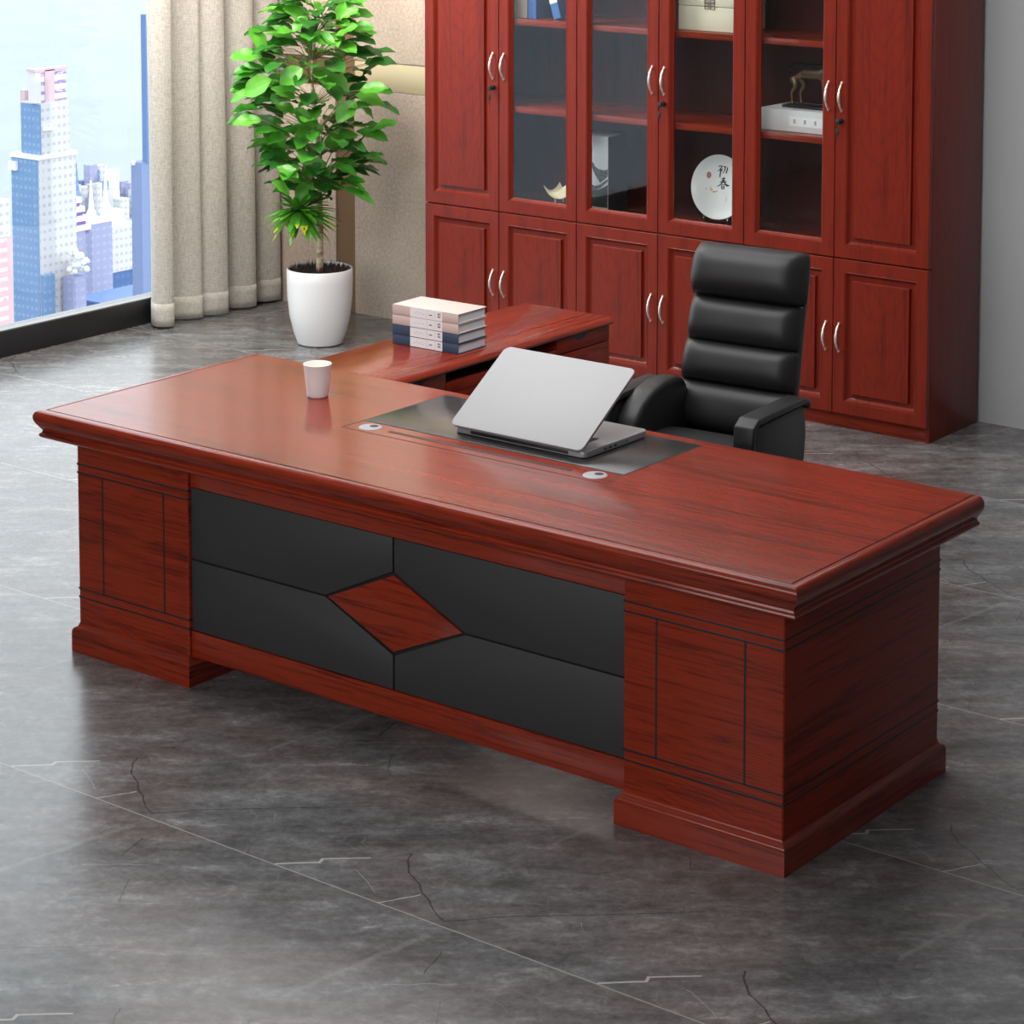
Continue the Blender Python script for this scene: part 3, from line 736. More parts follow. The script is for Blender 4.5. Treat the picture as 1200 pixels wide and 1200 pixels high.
for r_ in range(5):
    for c_ in range(14):
        x = .058 + c_ * .0261; y = .034 + r_ * .0218; box(b, (x, y, LT + .0006), (x + .0225, y + .018, LT + .0026), .0008, 0, 1)
finish('keys', b, KEYB, base, 0)
b = B(); slab(b, rrect(.13, .09, .006, 4, .174, .175), LT, LT + .0004, 0); finish('trackpad', b, ALU, base)
b = B()
for y in (.09, .115, .14, .2): box(b, (LW - .0006, y, .008), (LW + .0004, y + (.012 if y < .19 else .005), .014))
o_ = finish('side_ports', b, KEYB, base); o_['kind'] = 'stuff'
tl = math.atan2(.968 - .785, .80 - .535) - .01
mt = Matrix.Translation((0, -.016, LT + .0025)) @ Matrix.Rotation(tl, 4, 'X')
LL = .325
b = B(); slab(b, rrect(LW, LL, .016), .0, .0085, .0035, 0, mt); lid = finish('lid', b, plain('lid_silver', (.37, .37, .375), .55, .1, .3), lp, 40)
b = B(); slab(b, rrect(LW - .02, LL - .02, .01, 4, .01, .01), -.0008, 0, 0, 0, mt); finish('screen', b, plain('dark_screen', (.01, .01, .012), .1), lid)
b = B(); tube(b, [(.02, .0, LT + .001), (LW - .02, .0, LT + .001)], .006, 12); finish('hinge', b, ALUD, lp, 40)

# ------------------------------------------------------------------ office chair
chx, chy, chr_ = .062, 1.50, R(4)
ch_ = empty('office_chair', (chx, chy, 0), 'black leather high-back office chair with padded headrest behind the desk', 'chair', chr_)
def cushion(w0, w1, h, th, roundx=.03, nx=18, nz=14, puff=1.):
    """pillow in local x (width), z (height), bulging to -y; width w0 at the foot, w1 at the top"""
    b = B(); F = [];Bk = []
    for j in range(nz + 1):
        v = -1 + 2 * j / nz; fr = []; bk = []
        w = (w0 + (w1 - w0) * (v + 1) / 2)
        for i in range(nx + 1):
            u = -1 + 2 * i / nx
            ex = (1 - abs(v) ** 7) ; px = max(0., 1 - abs(u) ** 6) ** .5; pz = max(0., 1 - abs(v) ** 2.6) ** .55
            x = u * w / 2 * (1 - .035 * abs(v) ** 8); y = -th * px * pz * puff; z = v * h / 2 * (1 - .05 * abs(u) ** 8)
            fr.append(b.verts.new((x, y, z))); bk.append(b.verts.new((x, .012, z)))
        F.append(fr); Bk.append(bk)
    for j in range(nz):
        for i in range(nx):
            b.faces.new((F[j][i], F[j][i + 1], F[j + 1][i + 1], F[j + 1][i])); b.faces.new((Bk[j][i], Bk[j + 1][i], Bk[j + 1][i + 1], Bk[j][i + 1]))
    for j in range(nz):
        for k in (0, nx): b.faces.new((F[j][k], F[j + 1][k], Bk[j + 1][k], Bk[j][k]))
    for i in range(nx):
        for k in (0, nz): b.faces.new((F[k][i], F[k][i + 1], Bk[k][i + 1], Bk[k][i]))
    return b
# backrest frame: reclined plane
LEAN = R(13)
back = bpy.data.objects.new('backrest', None)
def bk_mat(): return Matrix.Translation((0, .185, .44)) @ Matrix.Rotation(-LEAN, 4, 'X')
M_ = bk_mat()
def put(bm, m): bmesh.ops.transform(bm, matrix=m, verts=bm.verts); return bm
# shell
b = B(); sh = []
pts = [(.215, 0), (.208, .25), (.203, .45), (.200, .66), (.188, .705), (.150, .72)]
poly = [(x, z) for x, z in pts] + [(-x, z) for x, z in reversed(pts)]
t = bmesh.new(); prism(t, poly, (0, .012, 0), (1, 0, 0), (0, 0, 1), (0, 1, 0), .034, 0, .008)
shell = finish('back_shell', put(t, M_), LEATH2, ch_, 40); shell['label'] = 'black outer shell of the backrest'
segs = [(.105, .167, .460, .430), (.266, .140, .426, .416), (.400, .150, .414, .404)]
for z0, h, w0, w1 in segs:
    b = cushion(w0, w1, h, .062); put(b, M_ @ Matrix.Translation((0, 0, z0 + h / 2))); finish('back_cushion', b, LEATH, ch_, 60)
b = cushion(.426, .410, .180, .088, puff=1.05); put(b, M_ @ Matrix.Translation((0, .006, .546 + .180 / 2))); o = finish('headrest', b, LEATH, ch_, 60); o['label'] = 'thick padded headrest roll'
# seat
b = cushion(.47, .48, .50, .075); put(b, Matrix.Translation((0, -.055, .515)) @ Matrix.Rotation(R(-90), 4, 'X')); finish('seat_cushion', b, LEATH, ch_, 60)
b = B(); box(b, (-.235, -.30, .36), (.235, .20, .525), .02, 0, 3); finish('seat_base', b, LEATH2, ch_, 40)
for s in (-1, 1):
    # arm: side panel with rounded foot, rolled pad on top curling down the front
    b = B(); x0 = .232 * s
    prof = [(-.172, .38), (-.172, .665), (-.155, .690), (.155, .695), (.180, .68), (.188, .60), (.178, .52), (.150, .43), (.09, .36), (-.13, .35)]
    prism(b, prof, (x0 if s > 0 else x0 - .055, 0, 0), (0, 1, 0), (0, 0, 1), (1, 0, 0), .055, 0, .012)
    ar = finish('armrest', b, LEATH2, ch_, 40)
    b = B(); path = [(-.178, .37), (-.180, .645), (-.174, .690), (-.145, .706), (-.05, .708), (.10, .708), (.165, .708), (.188, .700), (.196, .682)]
    nrm = .011; up_ = []; n = len(path)
    for i, (y, z) in enumerate(path):
        a_ = Vector(path[max(i - 1, 0)]); c_ = Vector(path[min(i + 1, n - 1)]); d_ = (c_ - a_).normalized(); q = Vector((-d_.y, d_.x)) * nrm
        up_.append((y + q.x, z + q.y, y - q.x, z - q.y))
    poly = [(a_, c_) for a_, c_, _, _ in up_] + [(a_, c_) for _, _, a_, c_ in reversed(up_)]
    prism(b, poly, ((x0 - .008) if s > 0 else (x0 - .063), 0, 0), (0, 1, 0), (0, 0, 1), (1, 0, 0), .071, 0, .006)
    finish('arm_pad', b, LEATH, ar, 50)
for s in (-1, 1):
    b = B(); x0 = .150 * s; tz = .738 if s < 0 else .672
    prof = [(-.15, .36), (-.16, .55), (-.150, .60)] + [(-.15 + .24 * (1 - math.cos(R(a_))), .60 + (tz - .60) * math.sin(R(a_))) for a_ in (20, 40, 60, 80)] + [(.12, tz), (.165, tz - .012), (.195, tz - .045), (.20, .60), (.16, .36)]
    if s > 0: prof = [(.0, .36), (.0, .58), (.03, .62), (.08, .645), (.14, .65), (.18, .62), (.16, .36)]
    prism(b, prof, (x0 if s > 0 else x0 - .082, 0, 0), (0, 1, 0), (0, 0, 1), (1, 0, 0), .082, 0, .018)
    o = finish('arm_bolster', b, LEATH, ch_, 60)
# base
b = B(); tube(b, [(0, -.03, .10), (0, -.03, .36)], .028, 20); finish('gas_lift', b, GREYM, ch_)
b = B()
for k in range(5):
    a_ = R(72 * k + 18); tube(b, [(0, -.03, .115), (.15 * math.cos(a_), -.03 + .15 * math.sin(a_), .105), (.29 * math.cos(a_), -.03 + .29 * math.sin(a_), .075)], [.03, .022, .015], 10)
st_ = finish('star_base', b, GREYM, ch_, 40)
for k in range(5):
    a_ = R(72 * k + 18); cx_, cy_ = .29 * math.cos(a_), -.03 + .29 * math.sin(a_)
    b = B()
    for q in (-.014, .014):
        tube(b, [(cx_ + math.sin(a_) * (q - .007), cy_ - math.cos(a_) * (q - .007), .0285), (cx_ + math.sin(a_) * (q + .007), cy_ - math.cos(a_) * (q + .007), .0285)], .028, 16)
    tube(b, [(cx_, cy_, .0285), (cx_, cy_, .075)], .007, 8)
    finish('caster', b, KEYB, st_, 40)

# ------------------------------------------------------------------ potted tree
TX, TY = -3.507, 3.610
pt_ = empty('potted_tree', (TX, TY, 0), 'tall leafy fiddle-leaf fig tree in a round white pot by the curtain', 'potted plant')
b = B(); lathe(b, [(0, 0), (.095, 0), (.108, .006), (.128, .06), (.146, .14), (.156, .23), (.158, .31), (.1575, .362), (.154, .367), (.150, .362), (.150, .325), (0, .325)], 72)
finish('pot', b, POT, pt_, 40)
random.seed(5)
b = B()
lathe(b, [(.1495, .335), (.10, .345), (0, .35)], 40)
for i in range(900):
    a_ = random.uniform(0, 6.283); r_ = .146 * math.sqrt(random.random()); x, y = r_ * math.cos(a_), r_ * math.sin(a_)
    h = random.uniform(.025, .055); l_ = Vector((random.uniform(-.012, .012), random.uniform(-.012, .012), h)); z = .335
    w = .0028; q = Vector((math.cos(a_ * 7), math.sin(a_ * 7), 0)) * w; q2 = Vector((-q.y, q.x, 0))
    p = Vector((x, y, z)); vs = [b.verts.new(p + q), b.verts.new(p + q2), b.verts.new(p - q), b.verts.new(p - q2)]; tp = b.verts.new(p + l_)
    for k in range(4): b.faces.new((vs[k], vs[(k + 1) % 4], tp))
mo = finish('mulch', b, SOIL, pt_, 0); mo['label'] = 'spiky dark brown moss'
RV = Vector((.7886, .6149, 0)); FV = Vector((-.6149, .7886, 0)); UP = Vector((0, 0, 1))   # across and away, seen from the desk's front right
def loc2(s, z, d=0.): return RV * s + FV * d + UP * z
tp_ = [(.0, .33, 0), (.002, .45, 0), (.004, .60, 0), (.000, .75, 0), (.002, .90, .01), (-.008, 1.02, 0), (-.020, 1.15, -.01), (-.030, 1.25, 0), (-.028, 1.36, .01), (-.015, 1.48, .01), (-.008, 1.60, 0), (-.004, 1.72, 0)]
b = B(); tube(b, [loc2(*q) for q in tp_], [.018, .0165, .015, .0145, .013, .0115, .010, .009, .0075, .006, .005, .003], 12)
tr = finish('trunk', b, BARK, pt_, 60); tr['label'] = 'pale knobbly trunk'
LV = [(0.033, 1.587, -0.008, 1.661), (0.107, 1.562, 0.139, 1.661), (0.123, 1.579, 0.209, 1.628), (-0.029, 1.538, -0.156, 1.632), (0.012, 1.571, 0.197, 1.546), (-0.09, 1.509, -0.213, 1.567), (-0.033, 1.587, -0.107, 1.513), (0.156, 1.529, 0.275, 1.538), (0.098, 1.496, 0.205, 1.554), (0.098, 1.501, 0.23, 1.455), (-0.033, 1.496, 0.098, 1.472), (-0.238, 1.414, -0.316, 1.534), (-0.09, 1.464, -0.242, 1.525), (-0.09, 1.426, -0.226, 1.435), (-0.115, 1.464, 0.0, 1.389), (0.066, 1.443, 0.226, 1.356), (0.0, 1.389, 0.131, 1.365), (-0.254, 1.389, -0.402, 1.398), (-0.18, 1.389, -0.303, 1.406), (-0.324, 1.385, -0.205, 1.299), (-0.053, 1.348, -0.16, 1.282), (-0.012, 1.332, 0.156, 1.233), (0.189, 1.253, 0.287, 1.336), (0.205, 1.241, 0.344, 1.262), (0.185, 1.216, 0.324, 1.171), (-0.205, 1.29, -0.336, 1.22), (-0.303, 1.233, -0.402, 1.183), (-0.205, 1.253, -0.09, 1.208), (0.016, 1.216, -0.082, 1.167), (0.189, 1.187, 0.103, 1.101), (-0.049, 1.266, 0.074, 1.216), (-0.197, 1.167, -0.098, 1.134), (-0.107, 1.142, -0.012, 1.052), (-0.287, 1.142, -0.172, 1.084), (-0.254, 1.101, -0.385, 1.093), (0.025, 1.043, -0.107, 1.019), (0.172, 1.134, 0.25, 1.064), (0.057, 1.052, 0.172, 1.06), (0.193, 1.019, 0.025, 0.977), (0.185, 0.953, 0.262, 1.039), (-0.262, 1.027, -0.152, 0.94), (-0.189, 1.027, -0.074, 0.994), (-0.172, 0.953, -0.303, 0.903), (-0.18, 0.961, -0.057, 0.936), (0.008, 0.953, 0.197, 0.928), (0.205, 0.903, 0.316, 0.928), (0.041, 0.887, -0.078, 0.837), (-0.18, 0.887, -0.074, 0.846), (0.139, 0.911, 0.23, 0.862), (0.066, 0.878, 0.189, 0.837), (0.18, 0.846, 0.316, 0.846), (-0.205, 0.821, -0.123, 0.755), (-0.016, 0.821, 0.115, 0.755), (0.049, 0.837, 0.172, 0.796), (-0.041, 0.796, -0.078, 0.677), (0.115, 0.767, 0.275, 0.697), (0.0, 0.755, 0.053, 0.714), (0.0, 0.689, 0.049, 0.664)]
def leaf(bm, base, tip, nrm, wid, mi, droop=.12, wave=0.):
    base, tip = Vector(base), Vector(tip); d = tip - base; L_ = d.length; d.normalize()
    n = (nrm - d * nrm.dot(d)); n.normalize(); s_ = d.cross(n); N = 9
    rows = []
    for i in range(N + 1):
        t = i / N
        w = wid * (math.sin(math.pi * min(1, t ** .85)) ** .75) * (.72 + .42 * t) if 0 < t < 1 else .0015
        c = base + d * (L_ * t) - UP * (droop * L_ * t * t) + n * (.02 * L_ * math.sin(math.pi * t))
        ed = math.sin(t * 15 + wave) * .0045
        row = [c - s_ * w + n * (w * .30 + ed), c - s_ * w * .5 + n * (w * .07 - ed * .3), c - n * (w * .04), c + s_ * w * .5 + n * (w * .07 - ed * .3), c + s_ * w + n * (w * .30 - ed)]
        rows.append([bm.verts.new(q) for q in row])
    for i in range(N):
        for k in range(4):
            f = bm.faces.new((rows[i][k], rows[i][k + 1], rows[i + 1][k + 1], rows[i + 1][k])); f.material_index = mi
fol = B(); tw = B(); random.seed(11)
bright = {0, 1, 2, 3, 6, 7, 8, 10, 11, 17, 20, 21, 23, 24, 25, 26, 27, 28, 29, 31, 32, 34, 35, 38, 40, 46, 47, 51, 54}  # leaves that catch the light, coloured lighter
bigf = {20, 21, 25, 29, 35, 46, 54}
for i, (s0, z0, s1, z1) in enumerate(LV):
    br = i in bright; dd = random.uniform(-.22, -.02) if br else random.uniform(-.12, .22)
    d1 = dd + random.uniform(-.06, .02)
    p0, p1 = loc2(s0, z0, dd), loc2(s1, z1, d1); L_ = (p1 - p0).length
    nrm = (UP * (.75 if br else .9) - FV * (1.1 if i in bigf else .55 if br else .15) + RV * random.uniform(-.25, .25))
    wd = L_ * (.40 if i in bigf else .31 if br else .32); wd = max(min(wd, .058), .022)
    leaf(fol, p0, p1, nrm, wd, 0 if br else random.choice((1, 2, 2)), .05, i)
    zt = max(.72, z0 - .10 - .25 * abs(s0)); k = min(range(len(tp_)), key=lambda q: abs(tp_[q][1] - zt)); a_ = loc2(*tp_[k])
    mid = (a_ + p0) / 2 + UP * .03 - FV * .0
    tube(tw, [a_, mid, p0, p0 + (p1 - p0) * .5 + UP * .001], [.003, .0022, .0016, .0006], 5)
# leaves all round so that the crown has depth
for i in range(235):
    z = random.uniform(.74, 1.66); a_ = random.uniform(0, 6.283)
    rad = (.10 + .20 * math.sin(math.pi * min(1, (z - .70) / .95)) ** .8) * random.uniform(.35, 1.)
    c = loc2(math.cos(a_) * rad - .01, z, math.sin(a_) * rad + .03); out = loc2(math.cos(a_), 0, math.sin(a_))
    L_ = random.uniform(.11, .165); d = (out + UP * random.uniform(-.25, .45) + RV * random.uniform(-.3, .3)).normalized()
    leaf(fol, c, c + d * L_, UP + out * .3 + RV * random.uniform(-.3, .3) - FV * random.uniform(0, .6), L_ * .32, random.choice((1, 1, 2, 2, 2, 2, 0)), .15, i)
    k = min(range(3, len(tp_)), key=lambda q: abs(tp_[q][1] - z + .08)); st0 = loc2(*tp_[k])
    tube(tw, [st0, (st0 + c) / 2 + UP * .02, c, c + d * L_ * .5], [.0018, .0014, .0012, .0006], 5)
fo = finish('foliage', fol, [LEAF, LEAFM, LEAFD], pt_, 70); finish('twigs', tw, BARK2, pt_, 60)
# lower rosette of strap leaves
ro = B(); random.seed(3); rc = loc2(-.092, .650, -.06)
for i in range(120):
    a_ = random.uniform(0, 6.283); el = random.uniform(-.8, 1.0)
    o_ = loc2(math.cos(a_) * math.cos(el), math.sin(el), math.sin(a_) * math.cos(el)); L_ = random.uniform(.135, .185)
    if o_.dot(RV) > .4: L_ *= 1.15
    w = .0095; n = UP - o_ * o_.z; n.normalize(); s_ = o_.cross(n); rows = []
    for k in range(7):
        t = k / 6; c = rc + o_ * L_ * t - UP * (.045 * t * t); ww = w * (.45 + 1.1 * math.sin(math.pi * (t * .8 + .1))) * (1 if k < 6 else .25)
        rows.append([ro.verts.new(c - s_ * ww + n * .002), ro.verts.new(c), ro.verts.new(c + s_ * ww + n * .002)])
    yl = (el < .0 and random.random() < .6)
    for k in range(6):
        for q in (0, 1):
            f = ro.faces.new((rows[k][q], rows[k][q + 1], rows[k + 1][q + 1], rows[k + 1][q])); f.material_index = 1 if (yl and k >= 5) else (0 if (i % 4) else 2)
tube(ro, [loc2(.002, .60, 0), rc], .004, 6)
o = finish('strap_leaf_rosette', ro, [STRAP, YTIP, LEAFM], pt_, 60); o['label'] = 'lower rosette of narrow leaves with yellow tips'

# ------------------------------------------------------------------ room
b = B(); box(b, (-4.60, -7.0, -.12), (6.6, 4.34, 0)); struct(finish('floor', b, FLOOR, None, 0))
b = B(); box(b, (-4.60, -7.0, 3.10), (6.6, 4.34, 3.2)); struct(finish('ceiling', b, CEIL, None, 0))
b = B(); box(b, (-4.60, 4.236, 0), (6.6, 4.34, 3.10)); struct(finish('wall_back', b, GWALL, None, 0))
b = B(); box(b, (6.5, -7.0, 0), (6.6, 4.236, 3.10)); struct(finish('wall_right', b, GWALL, None, 0))
b = B(); box(b, (-4.60, -7.1, 0), (6.6, -7.0, 3.10)); struct(finish('wall_front', b, plain('charcoal_wall', (.10, .10, .10), .7), None, 0))
PF = 4.2165
def wpanel(i, x0, x1, z0, z1): struct(boxo('trim_%d' % i, (x0, PF, z0), (x1, 4.2355, z1), PANEL, None, .001), 'beige textured wall panel', 'wall panel')
wpanel(1, -4.46, -3.950, 0.0, 1.143); wpanel(2, -4.46, -3.950, 1.290, 3.1); wpanel(3, -3.820, -2.75, 0., 1.143); wpanel(4, -3.820, -2.75, 1.290, 3.1)
struct(boxo('trim_5', (-3.950, 4.231, 0), (-3.820, 4.2358, 3.1), GOLDD, None, 0), 'vertical bronze metal strip between beige panels', 'wall trim')
struct(boxo('trim_6', (-3.820, 4.2225, 1.146), (-2.75, 4.2358, 1.287), GOLD, None, .001), 'horizontal champagne metal strip', 'wall trim')
struct(boxo('trim_7', (-4.30, 4.2265, 1.143), (-3.950, 4.2358, 1.290), GOLDD, None, 0), 'horizontal bronze metal strip left of the upright one', 'wall trim')
# window wall
b = B(); box(b, (-4.60, 3.98, 0), (-4.475, 4.236, 3.1)); box(b, (-4.60, -7., 0), (-4.475, -.45, 3.1)); struct(finish('wall_left', b, plain('dark_grey_wall', (.16, .16, .165), .7), None, 0))
wn = bpy.data.objects.new('window_1', None); COL.objects.link(wn); wn['kind'] = 'structure'; wn['label'] = 'tall window with a deep black bottom frame'; wn['category'] = 'window'
b = B(); box(b, (-4.56, -.45, 0), (-4.466, 3.98, .123), .001); box(b, (-4.56, -.45, 3.04), (-4.466, 3.98, 3.1)); box(b, (-4.56, 3.93, .123), (-4.466, 3.98, 3.04)); box(b, (-4.56, -.45, .123), (-4.466, -.39, 3.04))
finish('window_frame', b, FRAMEK, wn)
boxo('frame_cap', (-4.56, -.39, .123), (-4.468, 3.93, .129), FRAMET, wn)
boxo('window_glass', (-4.522, -.39, .129), (-4.514, 3.93, 3.04), GLASS, wn)

# curtain: folded linen
cu = empty('curtain', (-4.38, 3.75, 0), 'full-length oatmeal linen curtain gathered at the corner of the window', 'curtain')
def curtain_path(zf):
    """plan outline at height fraction zf (0 floor .. 1 top)"""
    k = zf
    P0 = [(-4.445, 3.40), (-4.41, 3.368 - .01 * k), (-4.35, 3.338 - .012 * k), (-4.305, 3.362 - .008 * k), (-4.290, 3.395 + .0 * k), (-4.300, 3.415), (-4.355, 3.422), (-4.425, 3.428),
          (-4.442, 3.450), (-4.420, 3.492), (-4.365, 3.545), (-4.325, 3.600 - .01 * k), (-4.320, 3.635 - .015 * k), (-4.365, 3.650 - .012 * k), (-4.345, 3.668), (-4.305, 3.715), (-4.290, 3.765 - .01 * k), (-4.300, 3.790 - .01 * k), (-4.345, 3.800 - .012 * k), (-4.42, 3.805),
          (-4.435, 3.835), (-4.39, 3.855), (-4.335, 3.885), (-4.300, 3.940), (-4.295, 3.978), (-4.31, 3.995), (-4.38, 4.00), (-4.445, 4.005), (-4.445, 4.04), (-4.39, 4.05), (-4.335, 4.085), (-4.31, 4.14), (-4.315, 4.190), (-4.36, 4.207)]
    out = []
    n = len(P0)
    for i in range(n - 1):
        p = [Vector(P0[max(0, min(n - 1, i + q))]) for q in (-1, 0, 1, 2)]
        for s in range(4):
            t = s / 4; out.append(.5 * ((2 * p[1]) + (-p[0] + p[2]) * t + (2 * p[0] - 5 * p[1] + 4 * p[2] - p[3]) * t * t + (-p[0] + 3 * p[1] - 3 * p[2] + p[3]) * t ** 3))
    out.append(Vector(P0[-1])); return out
def cloth(z0, z1, nz, off, name, parent):
    b = B(); rows = []
    for j in range(nz + 1):
        z = z0 + (z1 - z0) * j / nz; pth = curtain_path(z / 3.); rows.append([])
        for i, p in enumerate(pth):
            a_ = pth[max(i - 1, 0)]; c_ = pth[min(i + 1, len(pth) - 1)]; d_ = (c_ - a_).normalized(); nn = Vector((d_.y, -d_.x)) if True else 0
            rows[-1].append(b.verts.new((p.x + 4.38 + nn.x * off + .004 * math.sin(z * 2.1 + i * .2), p.y - 3.75 + nn.y * off, z)))
    for j in range(nz):
        for i in range(len(rows[0]) - 1): b.faces.new((rows[j][i], rows[j][i + 1], rows[j + 1][i + 1], rows[j + 1][i]))
    o = finish(name, b, LINEN, parent, 80)
    md = o.modifiers.new('thick', 'SOLIDIFY'); md.thickness = .002; return o
cl = cloth(.015, 3.04, 24, 0, 'cloth', cu); cloth(.012, .125, 3, .0022, 'hem', cl)

# ------------------------------------------------------------------ city outside (the office is high above it)
def facade(name, wall_col, line, fz, fh, shade=None, amt=.5, seed=0.):
    m, nt, bb = new_mat(name); g = NG(nt)
    tc = g.n('ShaderNodeTexCoord'); o = g.sep(tc.outputs['Object'])
    fl = g.m('LESS_THAN', g.m('FRACT', g.m('DIVIDE', o[2], fz)), .38)
    h_ = g.m('ADD', o[0], o[1]); wn_ = g.m('LESS_THAN', g.m('FRACT', g.m('DIVIDE', h_, fh)), .55)
    n = g.noise(g.map(tc.outputs['Object'], (.35, .35, .9), (0, 0, 0), (seed, seed, 0)), 1., 3, .7)
    k = g.m('MULTIPLY', g.m('MULTIPLY', fl, wn_), g.m('MULTIPLY', g.m('GREATER_THAN', n, .42), amt))
    g.l(g.mix(k, wall_col, line), bb.inputs['Base Color']); bb.inputs['Roughness'].default_value = .7; bb.inputs['Specular IOR Level'].default_value = .2
    return m
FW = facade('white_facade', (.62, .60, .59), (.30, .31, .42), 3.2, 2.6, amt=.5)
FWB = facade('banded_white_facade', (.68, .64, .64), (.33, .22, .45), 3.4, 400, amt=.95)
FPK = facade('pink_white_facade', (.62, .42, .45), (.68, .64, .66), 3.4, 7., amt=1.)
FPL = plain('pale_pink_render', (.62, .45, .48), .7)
FBL = facade('shade_blue_facade', (.17, .28, .46), (.30, .40, .56), 3.2, 2.4, amt=.6)  # blue walls; also the tower's sunless side, its shade put in the colour
FDB = facade('deep_shade_blue_facade', (.07, .15, .34), (.13, .23, .42), 4., 3., amt=.5)  # shade of the low, shadowed blocks put into a deep blue colour
FLI = facade('lilac_facade', (.33, .34, .50), (.42, .44, .58), 3.2, 3.4, amt=.6)
FSL = plain('slate_blue_facade', (.10, .19, .40), .5)
G0 = -215.
def bld(name, label, blocks, group=None, cat='building'):
    """blocks: (part, x0, x1, y0, y1, z0, z1, material); the first is the body"""
    x0, x1, y0, y1 = blocks[0][1:5]
    r_ = empty(name, ((x0 + x1) / 2, (y0 + y1) / 2, G0), label, cat, group=group)
    for (pn, a0, a1, c0, c1, z0, z1, m) in blocks:
        b = B(); box(b, (a0 - r_.location.x, c0 - r_.location.y, z0 - G0), (a1 - r_.location.x, c1 - r_.location.y, z1 - G0)); finish(pn, b, m, r_, 0)
    return r_
tower = [('tower_block', -690., -675.4, 585., 603., G0, -132.5, FW), ('shaded_side_skin', -690.1, -675.5, 584.7, 585., G0, -133., FBL), ('upper_block', -686., -675.2, 586.5, 600., -132.5, -112.5, FW), ('upper_shaded_skin', -686., -675.3, 586.2, 586.5, -131.5, -113., FBL),  # thin side skins carry the tower's shade as blue colour
         ('crown', -680.2, -676.4, 585., 600., -112.5, -101., FWB), ('crown_centre', -676.6, -676.0, 589.5, 594., -113.5, -100.6, FPL), ('crown_roof', -680.6, -676., 584.6, 600.4, -101., -100., FPL), ('terrace_parapet', -690.4, -674.9, 584.3, 603.4, -133.2, -131.6, LABEL),
         ('corner_turret', -690.6, -686.5, 583.6, 587., -138., -134.8, LABEL), ('slim_fin', -690.5, -688., 590., 593., -132.5, -109., FPL), ('ledge', -676., -673.8, 587., 592., -122.6, -121.4, LABEL), ('low_bay', -675.5, -673.6, 585.2, 590.4, G0, -176., FBL)]
bld('skyscraper', 'tall stepped white tower with its shaded side painted blue and a pink top, outside the window', tower)
terr = [('lower_block', -700., -679.6, 604., 611., G0, -163., FLI)]
for i in range(4): terr.append(('terrace', -700., -679. + i * .0, 604., 609. + i * 1.5, -152.5 - i * 3.6, -150.4 - i * 3.6, LABEL)); terr.append(('recess', -700., -679.8, 604., 608.6 + i * 1.5, -154.0 - i * 3.6, -152.5 - i * 3.6, plain('violet_recess', (.22, .12, .38), .6)))  # violet bands set back between the white terraces
bld('terraced_building', 'low white building with stepped violet-banded terraces just right of the tower', terr)
bld('apartment_tower', 'cream white apartment tower with a lilac wing right of the terraces', [('tower_block', -744., -731.8, 672.3, 688.5, -196., -177., FW), ('roof_block', -739., -731.9, 672.6, 679., -177., -170.3, LABEL), ('lower_body', -744., -732.2, 672.5, 688., G0, -196., FDB),
     ('lilac_wing', -742., -729., 659., 670., G0, -173.6, FLI), ('wing_roof', -742.3, -728.8, 658.7, 670.2, -173.6, -172.6, LABEL)])
bld('slender_tower', 'slender deep blue tower close to the curtain edge', [('shaft', -636.2, -633.8, 599.8, 606., -132., -78.5, FSL), ('podium_tower', -640., -634.6, 597.7, 606., G0, -132., plain('grey_blue_wall', (.18, .24, .42), .6)), ('ledge', -639., -637.8, 597., 598., -133., -131.6, LABEL)])
bld('pink_building', 'pink and white building at the left edge of the window view', [('body', -655., -644.8, 530., 546., G0, -152., FPK), ('upper_floor', -655., -644.6, 530., 545., -152., -139., FW)])
bld('waterfront_block', 'long blue shaded block below the apartment tower', [('body', -706., -690., 628., 660., G0, -196., FDB), ('roof', -706.2, -689.8, 627.8, 660.2, -196., -195.4, FSL)])
bld('domed_building', 'building with a cluster of round white canopies beside the tower', [('body', -673.4, -668.0, 594., 600.5, G0, -177.6, FLI)] )
random.seed(21)
dm = B()
for i in range(34):
    x = -666 - random.uniform(0, 6); y = 594.5 + random.uniform(0, 6.5); z = -175.5 + random.uniform(0, 9) * (1 - (y - 594) / 12); r_ = random.uniform(.8, 1.35)
    t = bmesh.new(); bmesh.ops.create_icosphere(t, subdivisions=2, radius=r_, matrix=Matrix.Translation((x, y, z))); merge(dm, t)
o = finish('white_canopy_cluster', dm, plain('white_canopy', (.85, .86, .84), .7), None, 60); tag(o, 'cluster of round pale tree canopies beside the tall tower', 'trees', kind='stuff')
random.seed(8); done = []
while len(done) < 40:
    u = random.random(); x = -885 + u * 13 + random.uniform(-20, 20); y = 795 + u * 22 + random.uniform(-20, 20)
    z = -186 - 8 * u + random.uniform(-7, 5); w = random.uniform(2.6, 5.6)
    if any(abs(x - a) < (w + c) / 2 + .2 and abs(y - b_) < (w + c) * .56 + .2 for a, b_, c in done): continue
    done.append((x, y, w))
    o = boxo('waterfront_house', (-w / 2, -w / 2, 0), (w / 2, w * .6, z - G0), random.choice((LABEL, FW, FW, FLI, FBL)), None)
    o.location = (x, y, G0); tag(o, 'small pale house in the far waterfront crowd behind the tower', 'building', 'houses on the far waterfront')
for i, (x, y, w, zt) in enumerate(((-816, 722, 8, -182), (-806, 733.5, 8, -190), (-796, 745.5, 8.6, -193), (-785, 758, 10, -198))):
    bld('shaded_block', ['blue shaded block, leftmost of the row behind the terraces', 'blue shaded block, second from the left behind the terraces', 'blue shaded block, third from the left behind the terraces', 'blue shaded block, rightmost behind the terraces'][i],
        [('body', x - w, x, y, y + w, G0, zt, FDB), ('roof', x - w - .3, x + .3, y - .3, y + w + .3, zt, zt + .8, FBL)])
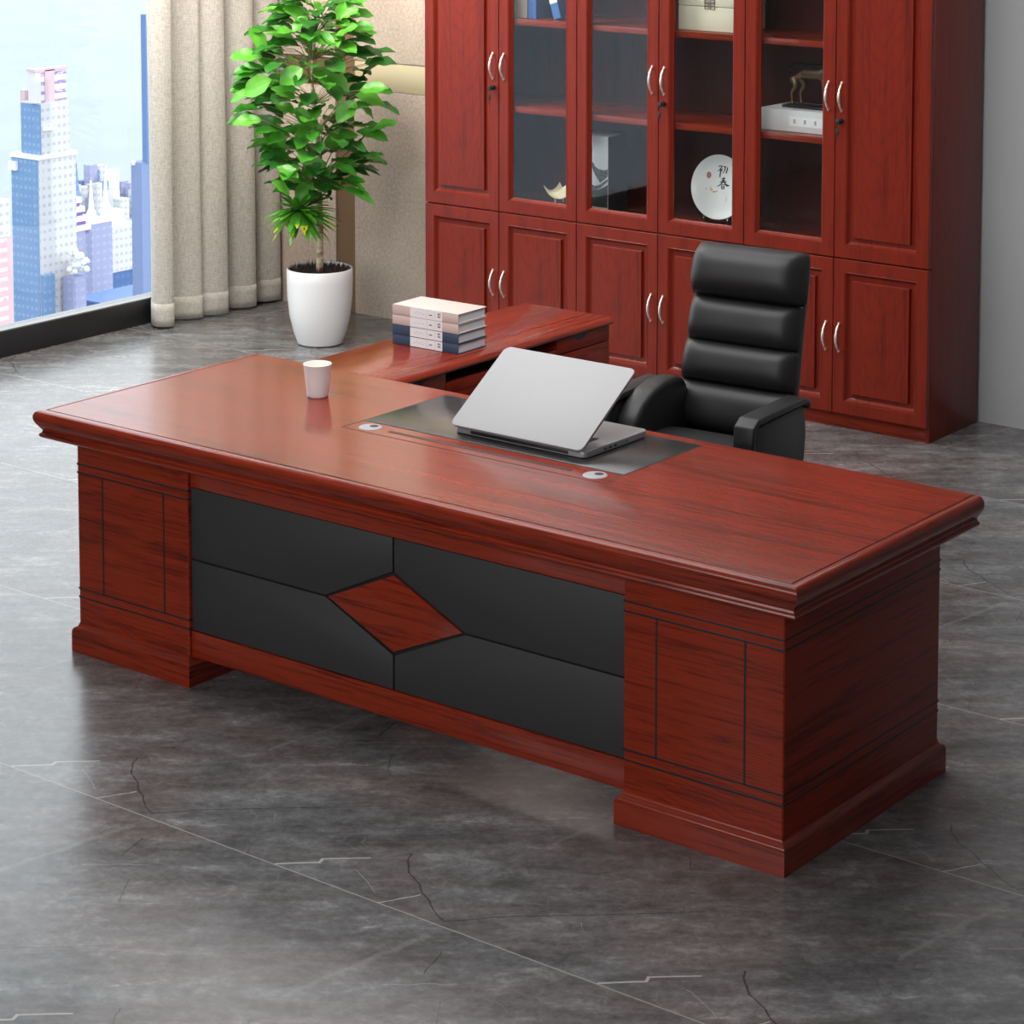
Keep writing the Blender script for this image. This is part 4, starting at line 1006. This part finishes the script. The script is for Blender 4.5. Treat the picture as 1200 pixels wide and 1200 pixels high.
for i, (x, y, zt) in enumerate(((-806., 720, -163), (-801, 724, -171), (-797, 729, -168))):
    b = B(); tube(b, [(0, 0, 0), (0, 0, zt - 14 - G0), (0, 0, zt - G0)], [1.8, 1.4, .3], 8); tube(b, [(0, 0, zt - 18 - G0), (0, 0, zt - 15 - G0), (0, 0, zt - 12 - G0)], [1.4, 2.3, 1.], 8)
    o = finish('spire', b, [FBL, LABEL, LABEL][i], None, 30); o.location = (x, y, G0); tag(o, ['pale blue spire, tallest behind the tower', 'short white spire between its neighbours', 'white spire nearest the far houses'][i], 'spire')
def water_mat():
    m, nt, bb = new_mat('hazy_bay_water'); g = NG(nt)
    tc = g.n('ShaderNodeTexCoord'); n = g.noise(tc.outputs['Object'], .012, 4, .6)
    g.l(g.ramp(n, [(.35, (.125, .18, .24)), (.65, (.16, .215, .27))]), bb.inputs['Base Color']); bb.inputs['Roughness'].default_value = .35
    bb.inputs['Specular IOR Level'].default_value = .9
    return m
b = B(); box(b, (-9000, -6000, G0 - 1), (-150, 9000, G0)); struct(finish('bay_water', b, water_mat(), None, 0), 'pale blue bay water far below the window', 'water')

# ------------------------------------------------------------------ light
def area(name, loc, rot, sx, sy, e, col=(1, 1, 1)):
    l = bpy.data.lights.new(name, 'AREA'); l.shape = 'RECTANGLE'; l.size = sx; l.size_y = sy; l.energy = e; l.color = col
    o = bpy.data.objects.new(name, l); COL.objects.link(o); o.location = loc; o.rotation_euler = rot; return o
area('ceiling_lamp', (-.6, .6, 3.06), (0, 0, 0), 3.0, 2.0, 75)
area('ceiling_lamp', (-1.6, 2.7, 3.06), (R(12), 0, 0), 4.4, 1.0, 55)
area('wall_fill_light', (-3.5, 2.5, 2.95), (R(38), 0, R(6)), 1.8, .5, 85, (1, .95, .88))  # added unseen light that brightens the beige wall panels and curtain
area('softbox_lamp', (.1, -5.2, 2.85), (R(58), 0, R(3)), 5.4, 2.2, 215)
sun = bpy.data.lights.new('sun', 'SUN'); sun.energy = 1.25; sun.angle = R(1.5); sun.color = (1, .97, .93)
so = bpy.data.objects.new('sun', sun); COL.objects.link(so); so.rotation_euler = Vector((.80, .30, .52)).to_track_quat('Z', 'Y').to_euler()
w = bpy.data.worlds.new('sky'); SC.world = w; w.use_nodes = True; g = NG(w.node_tree)
bg = w.node_tree.nodes['Background']; tc = g.n('ShaderNodeTexCoord'); s_ = g.sep(tc.outputs['Generated'])
g.l(g.ramp(g.m('ADD', g.m('MULTIPLY', s_[2], .5), .5), [(0., (.5, .56, .64)), (.49, (.72, .78, .84)), (.52, (.93, .96, .98)), (.75, (.90, .94, 1.0)), (1., (.72, .82, .95))]), bg.inputs[0])
bg.inputs[1].default_value = 2.6

# ------------------------------------------------------------------ camera
cam = bpy.data.cameras.new('camera'); co = bpy.data.objects.new('camera', cam); COL.objects.link(co); SC.camera = co
YAW, PIT = 0.6622649, -0.0915011
fw = Vector((-math.sin(YAW) * math.cos(PIT), math.cos(YAW) * math.cos(PIT), math.sin(PIT)))
co.location = (4.28110826, -4.8837614, 2.65194471); co.rotation_euler = fw.to_track_quat('-Z', 'Y').to_euler()
cam.sensor_width = 36; cam.sensor_fit = 'HORIZONTAL'; cam.lens = 2857.0117 / 1200 * 36; cam.shift_x = 0; cam.shift_y = -(600 - 12.6525) / 1200
cam.clip_start = .05; cam.clip_end = 20000
SC.view_settings.view_transform = 'Standard'; SC.view_settings.look = 'None'; SC.view_settings.exposure = .16; SC.view_settings.gamma = 1; SC.view_settings.use_curve_mapping = False
